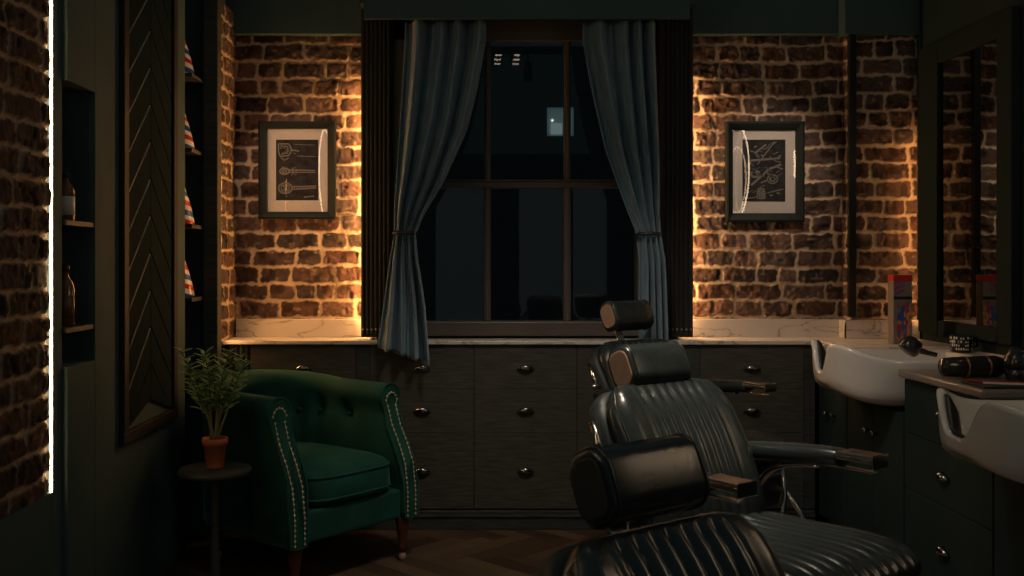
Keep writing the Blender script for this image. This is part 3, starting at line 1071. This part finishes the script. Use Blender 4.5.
def cushion(spine, halfw, thick, nch, chw, depth, ntop=60, nacross=97, round_top=.3, backscale=1., edge_pow=8.):
    """padded board: spine = [(y, z)] centre line; channels run along the spine"""
    sp = np.array(spine, float)
    seg = np.hypot(*np.diff(sp, axis=0).T)
    s = np.concatenate([[0], np.cumsum(seg)]); s /= s[-1]
    bs = np.concatenate([np.linspace(0, .06, 8)[:-1], np.linspace(.06, .9, ntop - 20), np.linspace(.9, 1, 14)[1:]])
    a = np.linspace(-1, 1, nacross)
    a = np.sign(a) * (1 - (1 - np.abs(a)) ** 1.15)
    yy = np.interp(bs, s, sp[:, 0]); zz = np.interp(bs, s, sp[:, 1])
    k = np.ones(7) / 7
    yy = np.convolve(np.pad(yy, 3, 'edge'), k, 'valid'); zz = np.convolve(np.pad(zz, 3, 'edge'), k, 'valid')
    ty = np.gradient(yy); tz = np.gradient(zz)
    ln = np.hypot(ty, tz); ty /= ln; tz /= ln
    ny, nz = -tz, ty                                   # front normal (toward -y / up)
    B, A = np.meshgrid(bs, a, indexing='ij')
    shrink = 1 - round_top * np.clip((B - .72) / .28, 0, 1) ** 3.2 - .12 * np.clip((.12 - B) / .12, 0, 1) ** 2
    X = A * halfw * shrink
    eb = np.clip(1 - np.abs(2 * B - 1) ** 16, 0, 1) ** .5
    ea = np.clip(1 - np.abs(A) ** edge_pow, 0, 1) ** .5
    e = eb * ea
    inside = sstep(chw - np.abs(X), 0, .012) * sstep(1 - B, .02, .10) * sstep(B, .0, .06)
    ch = np.abs(np.sin(PI * nch * (X + chw) / (2 * chw)))
    pleat = depth * (np.clip(ch, 0, 1) ** .7 - 1) * inside
    bol = .010 * np.exp(-((np.abs(X) - (chw + halfw) / 2) / .03) ** 2)
    front = e * thick * .5 + pleat * e + bol * e
    back = -e * thick * .5 * backscale
    mk = lambda off: np.stack([X, yy[:, None] + ny[:, None] * off, zz[:, None] + nz[:, None] * off], -1)
    return mk(front), mk(back)


def pillow(prof, half, ends=.016):
    """headrest roll: closed (y,z) profile swept along x with soft ends"""
    P = []
    c = np.mean(np.array(prof), 0)
    for x, s in ((-half, .80), (-half + .001, .90), (-half + .005, .965), (-half + .014, 1.), (-half * .5, 1.015), (0, 1.02), (half * .5, 1.015), (half - .014, 1.), (half - .005, .965), (half - .001, .90), (half, .80)):
        P.append([(x, c[0] + (y - c[0]) * s, c[1] + (z - c[1]) * s) for y, z in prof])
    return P


def barber_chair(loc, rz, label, lift=0., drop=0., hz=.978, hy=.255, cap=None):
    t = thing('barber_chair', label, 'barber chair', loc, rz, 'barber chairs in a row')
    # backrest
    spine = [(.045, .525), (.055, .60), (.078, .68), (.118, .77), (.175, .86), (.238, .925)]
    fr, bk = cushion(spine, .235, .085, 8, .152, .014)
    b = MB().grid(fr).grid(bk, flip=True)
    back = b.build('backrest', LEATHER, t)
    # hard rear shell, slightly smaller and behind
    sp2 = [(y + .052, z - .022) for y, z in spine]
    fr2, bk2 = cushion(sp2, .243, .075, 1, .001, 0., backscale=1.4, edge_pow=14.)
    MB().grid(fr2).grid(bk2, flip=True).build('back_shell', LEATHS, t)
    # piping along the front edge of the cushion
    edge = [tuple(fr[i, 3]) for i in range(4, fr.shape[0] - 1)] + [tuple(fr[-2, j]) for j in range(4, fr.shape[1] - 4)] + \
           [tuple(fr[i, -4]) for i in range(fr.shape[0] - 2, 3, -1)]
    MB().tube(edge[::2], .0035, 6).build('piping', LEATHER, back)
    # recline brackets with knob
    for s in (-1, 1):
        br = MB().tube([(s * .246, .185, .735), (s * .250, .205, .785), (s * .248, .238, .842)], [.011, .014, .010], 10, sq=(.35, 1)).build('bracket', CHROME, t)
        MB().tube([(s * .250, .172, .757), (s * .272, .172, .757)], .009, 12).ball((s * .274, .172, .757), .012, 12, 8).build('knob', CHROME, br)
    # headrest
    cy, cz = hy, hz + lift
    tl = math.radians(-24)
    prof = [(cy + x * math.cos(tl) - z * math.sin(tl), cz + x * math.sin(tl) + z * math.cos(tl)) for x, z in rrect(.050, .064, .040, 7)]
    P = pillow(prof, .116)
    b = MB().grid(P, cv=True)
    b.fan(P[0]); b.fan(P[-1], True)
    hd = b.build('headrest', LEATHER, t)
    for s in (-1, 1):
        pr = [(cy + x * math.cos(tl) - z * math.sin(tl), cz + x * math.sin(tl) + z * math.cos(tl)) for x, z in rrect(.037, .050, .029, 7)]
        Q = [[(s * 0.1155, y, z) for y, z in pr], [(s * 0.1185, y, z) for y, z in pr],
             [(s * 0.1195, cy + (y - cy) * .93, cz + (z - cz) * .93) for y, z in pr]]
        q = MB().grid(Q, cv=True, smooth=False)
        q.fan(Q[0]); q.fan(Q[-1], True)
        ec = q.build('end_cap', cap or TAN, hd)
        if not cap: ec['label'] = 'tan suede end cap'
    for sx in (-.106, .106):
        MB().tube([(sx, cy + (y - cy) * 1.004, cz + (z - cz) * 1.004) for y, z in prof], .0028, 6, closed=True).build('seam', LEATHER, hd)
    MB().box(-.020, .020, -.004, .004, -.16, .03, Matrix.Translation((-.062, cy + .015, cz - .03)) @ Matrix.Rotation(math.radians(-28), 4, 'X')).build('headrest_post', CHROME, t, bevel=.002)
    # seat: pleats run front to back
    sp = [(.07, .535), (.0, .530), (-.12, .530), (-.24, .536), (-.33, .538), (-.40, .528), (-.435, .495)][::-1]
    fs, bs_ = cushion([(y, z) for y, z in sp], .250, .105, 11, .215, .010, round_top=.18)
    # the spine runs to the front, so the upper side is the 'back' normal: mirror offsets
    top = fs.copy(); bot = bs_.copy()
    b = MB().grid(top).grid(bot, flip=True)
    b.build('seat', LEATHER, t)
    MB().box(-.22, .22, -.39, .12, .405, .492).build('seat_pan', LEATHS, t, bevel=.01)
    # arms
    for s in (-1, 1):
        x = s * .270
        rows = []
        for y, hw, th, zc in ((.165, .020, .014, .722), (.15, .030, .022, .724), (.08, .036, .026, .732), (-.02, .038, .026, .742), (-.12, .037, .025, .750), (-.185, .034, .022, .754), (-.20, .028, .016, .755)):
            rows.append([(x + px, y, zc + pz) for px, pz in rrect(hw, th, min(hw, th) * .85, 5)])
        b = MB().grid(rows, cv=True)
        b.fan(rows[0]); b.fan(rows[-1], True)
        arm = b.build('armrest', LEATHER, t)
        b = MB()
        b.box(x - .034, x + .034, -.300, -.196, .768, .776)
        b.box(x - .034, x - .028, -.300, -.196, .754, .7675); b.box(x + .028, x + .034, -.300, -.196, .754, .7675)
        b.box(x - .036, x + .036, -.306, -.299, .742, .778)
        b.box(x - .012, x + .012, -.29, -.10, .726, .732)
        b.build('arm_tip', CHROME, arm, bevel=.004)
        # curved support bracket
        pts = [(x, -.13, .722), (x, -.05, .715), (x, .03, .690), (x, .075, .645), (x, .085, .59), (x, .06, .535), (x, .01, .50), (x - s * .05, -.05, .44)]
        sm = []
        for i in range(len(pts) - 1):
            for q in range(4):
                sm.append(Vector(pts[i]).lerp(Vector(pts[i + 1]), q / 4))
        sm.append(Vector(pts[-1]))
        for _ in range(3):
            sm = [sm[0]] + [(sm[i - 1] + sm[i] * 2 + sm[i + 1]) / 4 for i in range(1, len(sm) - 1)] + [sm[-1]]
        sp_ = MB().tube(sm, .017, 10, sq=(.5, 1.)).build('arm_support', CHROME, t)
        MB().tube([(x, .0, .72), (x, -.01, .62), (x - s * .045, -.02, .44)], .007, 8).build('strut', CHROME, t)
    # pedestal
    MB().lathe([(.0, 0), (.30, 0), (.305, .008), (.295, .022), (.20, .040), (.10, .055), (.075, .075), (.0, .075)], 48).build('base', CHROME, t)
    MB().lathe([(.0, .0755), (.068, .0755), (.068, .28), (.0, .2805)], 32).build('pump_column', CHROME, t)
    MB().lathe([(.0, .185), (.05, .185), (.05, .34), (.10, .37), (.14, .404), (.0, .404)], 32).build('piston', CHROME, t)
    MB().tube([(.075, .05, .27), (.20, .13, .30), (.36, .17, .36)], .009, 10).ball((.365, .172, .363), .018, 12, 8).build('pump_lever', CHROME, t)
    # footrest
    for s in (-1, 1):
        MB().tube([(s * .17, -.34, .42), (s * .175, -.46, .36), (s * .175, -.57, .24)], .011, 10).build('footrest_arm', CHROME, t)
    M = Matrix.Translation((0, -.585, .235)) @ Matrix.Rotation(math.radians(28), 4, 'X')
    MB().box(-.19, .19, -.075, .075, -.010, .010, M).build('footrest', CHROME, t, bevel=.006)
    b = MB()
    for k in range(5):
        b.box(-.17, .17, -.055 + k * .025, -.040 + k * .025, .0105, .016, M)
    b.build('footrest_tread', RUBBER, t)
    # calf pad
    M = Matrix.Translation((0, -.42, .385)) @ Matrix.Rotation(math.radians(20), 4, 'X')
    MB().box(-.17, .17, -.022, .022, -.075, .075, M).build('calf_pad', LEATHER, t, bevel=.015, seg=3)
    for c in t.children:
        if c.name.split('.')[0] not in ('base', 'pump_column'):
            c.location.z = drop
    return t


RZ = math.radians(36.2)
barber_chair((.846, 4.20, 0), RZ, 'farthest black barber chair, its headrest raised, nearest the window', .065)
barber_chair((.671, 2.675, 0), RZ, 'middle black barber chair with pleated backrest and tan headrest ends')
barber_chair((.443, 1.504, 0), RZ, 'nearest black barber chair at the bottom edge, mostly in shadow', .028, -.1, cap=LEATHS)  # black end caps stand in for tan ones in shade


# =====================================================================  RIGHT COUNTER, BASINS
def right_unit(y0, y1, label, kind):
    t = thing('wash_cabinet', label, 'cabinet', (1.66, (y0 + y1) / 2, 0), 0, 'black cabinets along the right wall')
    h = (y1 - y0) / 2
    ztop = {'basin': .70, 'low': .64}.get(kind, .838)
    MB().box(.022, XR - 1.66 - .004, -h + .001, h - .001, .08, ztop).build('carcass', BLACKCAB, t)
    MB().box(.05, XR - 1.66 - .01, -h + .001, h - .001, 0, .0795).build('plinth', BLACKCAB, t)
    R = Matrix.Rotation(-PI / 2, 4, 'Z')
    if kind == 'drawers':
        for z0, z1, zp in ((.635, ztop - .003, .745), (.425, .632, .53), (.085, .422, .27)):
            d = MB().box(0, .021, -h + .003, h - .003, z0, z1).build('drawer', BLACKCAB, t, bevel=.0025)
            cup_pull(d, -.0005, 0, zp, R)
    else:
        for a, c in ((-h + .003, -.0015), (.0015, h - .003)):
            d = MB().box(0, .021, a, c, .085, ztop - .003).build('door', BLACKCAB, t, bevel=.0025)
            yk = (-.04 if a < -.01 else .04)
            MB().lathe([(.0, 0), (.006, 0), (.006, .012), (.014, .018), (.013, .026), (.0, .029)], 14, (-.0005, yk, .58), Matrix.Rotation(-PI / 2, 4, 'Y')).build('knob', NICKEL, d)
    return t


right_unit(3.81, 4.38, 'black cabinet under the far white basin', 'basin')
right_unit(3.16, 3.805, 'black drawer cabinet between the two basins', 'drawers')
right_unit(2.58, 3.155, 'black cabinet under the near basin at the right edge', 'low')
right_unit(4.385, 4.735, 'black corner cabinet beyond the far basin', 'basin2')
t = tag(MB().box(1.632, XR - .004, 3.165, 3.800, .842, .872).build('worktop', mat('grey_stone', (.20, .18, .165), .3, var=.15), bevel=.008, seg=3),
        'short dark stone worktop between the basins', 'worktop')


def basin(yc, label, dx=0., dz=0., nw=.072):
    xc, a, bw = 1.815, .38, .262
    t = thing('wash_basin', label, 'basin', (xc + dx, yc, dz), 0, 'white backwash basins on the right')
    n = 120

    def plan(tt, s, shift=0.):
        c, sn = math.cos(tt), math.sin(tt)
        e = .62 if c > 0 else .3
        x = -a * math.copysign(abs(c) ** e, c)
        y = bw * math.copysign(abs(sn) ** .62, sn)
        return x * s + shift * (1 - s), y * s

    def zr(tt):
        c = math.cos(tt); y = plan(tt, 1)[1]
        z = .895 + .055 * math.exp(-((tt if tt < PI else 2 * PI - tt) / .95) ** 4)
        if c > 0:
            z -= .125 * math.exp(-(abs(y) / nw) ** 4)
        return z

    def zbt(tt):
        k = math.exp(-((tt if tt < PI else 2 * PI - tt) / .7) ** 2)
        return .735 + .035 * k
    L = []
    ts = [2 * PI * k / n for k in range(n)]
    L.append([(*plan(q, .05), .705) for q in ts])
    L.append([(*plan(q, .62), .705 + .3 * (zbt(q) - .735)) for q in ts])
    L.append([(*plan(q, .90), zbt(q) - .010) for q in ts])
    L.append([(*plan(q, .955), zbt(q) + .012) for q in ts])
    for f, s in ((.25, .975), (.5, .984), (.75, .99), (.93, 1.0)):
        L.append([(*plan(q, s), zbt(q) + f * (zr(q) - zbt(q))) for q in ts])
    L.append([(*plan(q, .996), zr(q)) for q in ts])
    L.append([(*plan(q, .975), zr(q) + .004) for q in ts])
    L.append([(*plan(q, .945), zr(q)) for q in ts])
    L.append([(*plan(q, .92), zr(q) - .015) for q in ts])
    L.append([(*plan(q, .86), .795 + .45 * (max(zr(q), .80) - .795)) for q in ts])
    L.append([(*plan(q, .72), .775) for q in ts])
    L.append([(*plan(q, .4), .755) for q in ts])
    L.append([(*plan(q, .06), .748) for q in ts])
    b = MB().grid(L, cv=True)
    b.fan(L[0]); b.fan(L[-1], True)
    o = b.build('bowl', CERAMIC, t)
    # rear ledge against the wall
    MB().box(.25, XR - xc - .004 - dx, -bw + .01, bw - .01, .84, .893).build('ledge', CERAMIC, t, bevel=.012, seg=3)
    # neck cushion lining the notch
    qn = .20 if nw < .09 else .30
    tts = np.linspace(-qn, qn, 28)
    rows = []
    for q in tts:
        tq = q if q >= 0 else q + 2 * PI
        z = zr(tq)
        p = [(*plan(tq, .950), z + .003), (*plan(tq, .935), z + .004), (*plan(tq, .915), z - .006), (*plan(tq, .885), z - .03), (*plan(tq, .86), z - .05)]
        rows.append(p)
    o2 = MB().grid(rows).build('neck_cushion', RUBBER, t, fixn=False)
    md = o2.modifiers.new('solid', 'SOLIDIFY'); md.thickness = .006
    MB().lathe([(.0, 0), (.024, 0), (.024, .004), (.015, .006), (.0, .006)], 20, (0, 0, .7485)).build('drain', CHROME, t)
    return t


basin(4.095, 'far white ceramic washbasin in front of the marble corner')
basin(2.85, 'near white ceramic washbasin cut by the right edge', -.05, -.05, .105)

# handset lying on the far basin
t = thing('shower_handset', 'black shower handset resting on the far white basin', 'handset', (1.80, 4.03, 0))
zb = .91
hx, hy_, hz_ = at(911, 345, 4.03)
MB().lathe([(.0, -.030), (.036, -.030), (.044, -.014), (.042, .012), (.028, .032), (.0, .038)], 24, (hx - 1.80, 0, zb + .030), Matrix.Rotation(.7, 4, 'Y')).build('spray_head', BLACKP, t)
MB().tube([(hx - 1.79, 0, zb + .02), (hx - 1.74, .0, zb + .004), (hx - 1.70, -.01, zb - .006)], [.016, .011, .009], 12).build('handle', BLACKP, t)

# mug with pale marks

MUGP = (2.108, 4.27, .8945)
t = thing('mug', 'black mug with rows of pale marks on the back of the far basin', 'mug', MUGP)
b = MB().lathe([(.0, 0), (.040, 0), (.043, .004), (.044, .072), (.040, .072), (.038, .010), (.0, .010)], 36)
b.build('cup', BLACKP, t)
b = MB()
rs_ = random.Random(3)
for r in range(4):
    for k in range(30):
        if rs_.random() < .35: continue
        a0 = 2 * PI * k / 30; a1 = a0 + .13
        z0 = .010 + r * .0155; z1 = z0 + rs_.choice([.007, .010])
        b.add([(.0446 * math.cos(a), .0446 * math.sin(a), z) for a, z in ((a0, z0), (a1, z0), (a1, z1), (a0, z1))], [(0, 1, 2, 3)])
b.build('marks', CREAM, t, weld=False)
MB().tube([(.043, 0, .06), (.066, 0, .055), (.068, 0, .025), (.043, 0, .018)], .005, 8).build('handle', BLACKP, t)

# hair dryer lying on the stone worktop
t = thing('hair_dryer', 'black hair dryer with copper rings lying on the dark stone worktop', 'hair dryer', (1.77, 3.50, .8725))
M = Matrix.Rotation(PI / 2, 4, 'Y')
R_ = Matrix.Rotation(.12, 4, 'Z')
MB().lathe([(.0, -.115), (.030, -.115), (.033, -.11), (.036, -.05), (.038, .03), (.038, .085), (.030, .108), (.015, .116), (.0, .117)], 32, (0, 0, .039), R_ @ M).build('barrel', BLACKP, t)
for x in (-.035, .045):
    MB().lathe([(.0366, x - .004), (.0392, x - .003), (.0392, x + .003), (.0366, x + .004)], 32, (0, 0, .039), R_ @ M).build('ring', mat('copper', (.6, .28, .16), .3, 1.), t)
MB().tube([(.02, .03, .035), (.035, .09, .022), (.05, .17, .020)], [.019, .018, .017], 14).build('handle', BLACKP, t)

# combs on a towel in front of it
tag(MB().box(1.655, 1.86, 3.20, 3.36, .8725, .8795).build('hand_towel', mat('black_towel', (.02, .022, .022), .95, bump=.6, bscale=200), bevel=.003), 'folded black towel under the combs on the stone worktop', 'towel')


def comb(loc, rz, m, label):
    b = MB().box(-.085, .085, .008, .018, 0, .004)
    for k in range(34):
        x = -.083 + k * .0049
        b.box(x, x + .0026, -.016, .0085, .0006, .0034)
    o = tag(b.build('comb', m), label, 'comb')
    o.location = loc; o.rotation_euler = (0, 0, rz)


comb((1.74, 3.30, .880), -.5, RED, 'red comb on the black towel beside the hair dryer')
comb((1.77, 3.245, .880), -.35, CREAM, 'pale comb on the black towel, nearer than the red comb')

# round black jar at the right edge
t = thing('jar', 'round glossy black jar cut by the right edge of the picture', 'jar', (ax(1021, 3.27), 3.27, .8725))
t.location = (1.80, 3.225 + .06, .8800) if False else (ax(1020, 3.42), 3.42, .8725)
MB().lathe([(.0, 0), (.040, 0), (.046, .006), (.046, .045), (.0, .046)], 32).build('body', BLACKP, t)
MB().lathe([(.0, .0465), (.050, .0465), (.052, .055), (.047, .085), (.030, .108), (.010, .116), (.0, .117)], 32).build('lid', BLACKP, t)

# striped carton in the corner
bx, by = ax(900, 4.56), 4.56
t = thing('carton', 'tall blue and red printed carton with a red top standing in the right corner', 'carton', (bx, by, HC + .0005), .0)
w_ = .043
zt_ = az(275, 4.53) - HC
b = MB().box(-w_, w_, -.03, .03, 0, zt_ - .030)
b.build('box', mat('carton_white', (.20, .17, .15), .5), t, bevel=.002)
MB().box(-w_ - .001, w_ + .001, -.031, .031, zt_ - .0295, zt_).build('lid', RED, t, bevel=.002)
b = MB(); rs_ = random.Random(8)
zz_ = .02
# printed bars and flashes on the front
for k in range(5):
    z0 = zt_ - .095 + k * .013
    b.cur = k % 2
    b.add([(-w_ + .004, -.0306, z0), (-w_ + .05, -.0306, z0 + .022), (-w_ + .05, -.0306, z0 + .030), (-w_ + .004, -.0306, z0 + .008)], [(0, 1, 2, 3)])
b.cur = 3
b.box(-w_ + .001, w_ - .001, -.0312, -.0302, zt_ - .112, zt_ - .098)
for k in range(60):
    x = rs_.uniform(-w_ + .006, w_ - .016); z = rs_.uniform(.012, zt_ - .15)
    b.cur = rs_.choice([0, 0, 0, 1, 2])
    if x > .015: b.cur = rs_.choice([2, 2, 1])
    ww, hh = rs_.uniform(.006, .014), rs_.uniform(.012, .035)
    sk = rs_.uniform(-.006, .006)
    b.add([(x, -.0304 - k * .00001, z), (x + ww, -.0304 - k * .00001, z), (x + ww + sk, -.0304 - k * .00001, z + hh), (x + sk, -.0304 - k * .00001, z + hh)], [(0, 1, 2, 3)])
b.build('artwork', [BLUE, RED, ORANGE, INK], t, weld=False)


# =====================================================================  MIRROR
def wall_mirror():
    y0, y1 = 3.97, 4.80
    g0, g1 = 4.08, 4.60
    z0, z1 = .945, 2.30
    t = thing('wall_mirror', 'black framed wall mirror on the right wall reflecting the brick', 'mirror', (XR, 0, 0))
    b = MB()
    b.box(-.040, -.003, y0, g0, z0, z1); b.box(-.040, -.003, g1, y1, z0, z1)
    b.box(-.040, -.003, g0, g1, z0, 1.01); b.box(-.040, -.003, g0, g1, 2.2, z1)
    b.build('frame', mat('mirror_frame_black', (.016, .026, .026), .85, spec=.06), t, bevel=.005)
    MB().box(-.026, -.006, g0 + .001, g1 - .001, 1.011, 2.199).build('mirror_glass', MIRROR, t)


wall_mirror()


# =====================================================================  LAMPS (outside the frame, some seen in the glass, one added for the chair leather)
def ring_lamp(x, y, z, R, side, label):
    t = thing('ring_lamp', label, 'lamp', (x, y, z))
    pts = [(0, R * math.cos(2 * PI * k / 64), R * math.sin(2 * PI * k / 64)) for k in range(64)]
    s = side
    MB().tube([(s * .018, p[1], p[2]) for p in pts], .008, 10, closed=True).build('led_tube', RINGLED, t)
    if side < 0:
        MB().tube([(s * .016, p[1] * .72, p[2] * .72 - .06) for p in pts], .005, 8, closed=True).build('inner_tube', emit('ring_led_inner', (1., .72, .46), 9.), t)
    q = MB().tube([(s * .006, p[1], p[2]) for p in pts], .012, 8, closed=True)
    q.build('channel', CHROME, t)
    M = Matrix.Rotation(PI / 2, 4, 'Y')
    MB().lathe([(.0, -.003), (R - .02, -.003), (R - .02, .003), (.0, .003)], 64, (s * .006, 0, 0), M).build('mirror_disc', MIRROR, t)
    return t


ring_lamp(-1.27, 1.32, 2.04, .38, 1, 'round lit mirror on the near left brick wall')
ring_lamp(2.17, 1.90, 2.00, .37, -1, 'round lit mirror on the right wall by the middle chair')
t = thing('wall_lamp', 'short vertical lamp tube on the right wall between the mirrors', 'lamp', (XR, 3.345, 0))
MB().box(-.02, -.003, -.03, .03, 1.80, 2.06).build('bracket', BLACKP, t, bevel=.003)
MB().tube([(-.045, 0, 1.84), (-.045, 0, 2.02)], .011, 10).build('tube', RINGLED, t)
MB().box(-.05, -.02, -.012, .012, 2.02, 2.035).box(-.05, -.02, -.012, .012, 1.825, 1.84).build('holder', BLACKP, t)

beam = MB().box(-1.6, XR + .02, 2.62, 2.98, 2.80, 2.92)
struct(beam.build('trim_2', BLACK), 'dark ceiling beam', 'beam')
for i, x in enumerate((.197, .333)):
    t = thing('downlight', ('left', 'right')[i] + ' four cell linear downlight under the ceiling beam', 'lamp', (x, 2.80, 2.76))
    b = MB()
    b.box(-.040, -.030, -.32, .32, -.03, .03); b.box(.030, .040, -.32, .32, -.03, .03)
    b.box(-.030, .030, -.32, .32, .004, .03)
    for k in range(5):
        y = -.32 + k * .155
        b.box(-.030, .030, y, y + .02, -.03, .004)
    b.build('housing', BLACKP, t)
    for k in range(4):
        y = -.32 + k * .155 + .0875
        MB().lathe([(.0, 0), (.026, 0), (.026, .004), (.0, .004)], 20, (0, y, -.036)).build('lamp', SPOT, t)
    MB().box(-.012, .012, -.2, -.18, .031, .039).box(-.012, .012, .18, .2, .031, .039).build('bracket', BLACKP, t)

for i, x in enumerate((.197, .333)):
    ld = bpy.data.lights.new('downlight_beam', 'SPOT')
    ld.energy = 24; ld.color = (1., .85, .70); ld.spot_size = math.radians(78); ld.spot_blend = .8; ld.shadow_soft_size = .12
    lo = bpy.data.objects.new('downlight_beam', ld); COL.objects.link(lo)
    lo.location = (x, 3.0, 2.60)
    lo.rotation_euler = Vector((0, 0, -1)).rotation_difference(Vector((.50 - x, .80, -1.75))).to_euler()

struct(MB().box(-1.6, XR + .02, 3.78, 3.90, 2.80, 2.92).build('trim_3', BLACK), 'dark ceiling beam nearer the window', 'beam')


def spot_lamp(loc, aim, power, ang, col, label):
    t = thing('spot_lamp', label, 'lamp', loc, 0, 'track spots on the ceiling beams')
    d = (Vector(aim) - Vector(loc)).normalized()
    M = Vector((0, 0, -1)).rotation_difference(d).to_matrix().to_4x4()
    MB().lathe([(.0, .07), (.030, .07), (.034, .06), (.034, -.06), (.030, -.06), (.030, -.03), (.0, -.03)], 24, (0, 0, 0), M).build('can', BLACKP, t)
    MB().lathe([(.0, -.036), (.026, -.036), (.026, -.0305), (.0, -.0305)], 20, (0, 0, 0), M).build('lens', SPOT, t)
    MB().tube([(0, 0, .03), (0, 0, 2.80 - loc[2])], .008, 10).build('stem', BLACKP, t)
    ld = bpy.data.lights.new('spot_beam', 'SPOT')
    ld.energy = power; ld.color = col; ld.spot_size = math.radians(ang); ld.spot_blend = .9; ld.shadow_soft_size = .03
    lo = bpy.data.objects.new('spot_beam', ld); COL.objects.link(lo)
    lo.location = Vector(loc) + d * .065
    lo.rotation_euler = M.to_euler()


spot_lamp((-.82, 3.84, 2.66), (-.865, 5., 1.70), 31, 31, (1., .70, .48), 'track spot aimed at the left picture')
spot_lamp((1.45, 3.84, 2.66), (1.49, 5., 1.70), 46, 33, (1., .74, .54), 'track spot aimed at the right picture')
spot_lamp((-.55, 2.80, 2.66), (1.25, 3.85, .9), 10, 54, (1., .83, .66), 'track spot aimed at the barber chairs and basins')

spot_lamp((.42, 2.60, 2.66), (.50, 2.88, .9), 120, 46, (1., .82, .64), 'added spot putting highlights on the middle barber chair leather')  # unseen lamp, added to make the leather shine
struct(MB().box(-1.6, XR + .02, 2.54, 2.615, 2.80, 2.92).build('trim_4', BLACK), 'dark ceiling beam over the chairs', 'beam')

# =====================================================================  WORLD, CAMERA
w = bpy.data.worlds.new('dusk')
scn.world = w
w.use_nodes = True
bg = w.node_tree.nodes['Background']
bg.inputs['Color'].default_value = (.58, .92, .95, 1)
bg.inputs['Strength'].default_value = .062

cam = bpy.data.cameras.new('camera')
co = bpy.data.objects.new('camera', cam)
COL.objects.link(co)
co.location = (0, 0, H)
co.rotation_euler = (PI / 2, 0, 0)
cam.sensor_width = 36
cam.lens = F * 36 / 1024
cam.shift_x = (512 - VX) / 1024
cam.shift_y = (VY - 288) / 1024
cam.clip_start = .02
cam.dof.use_dof = True
cam.dof.focus_distance = 4.6
cam.dof.aperture_fstop = 9.
scn.camera = co

vs = scn.view_settings
vs.view_transform = 'Standard'
vs.look = 'None'
vs.gamma = 1
vs.use_curve_mapping = False
vs.exposure = 0.
scn.cycles.use_denoising = True
scn.cycles.max_bounces = 8
scn.cycles.sample_clamp_indirect = 4.
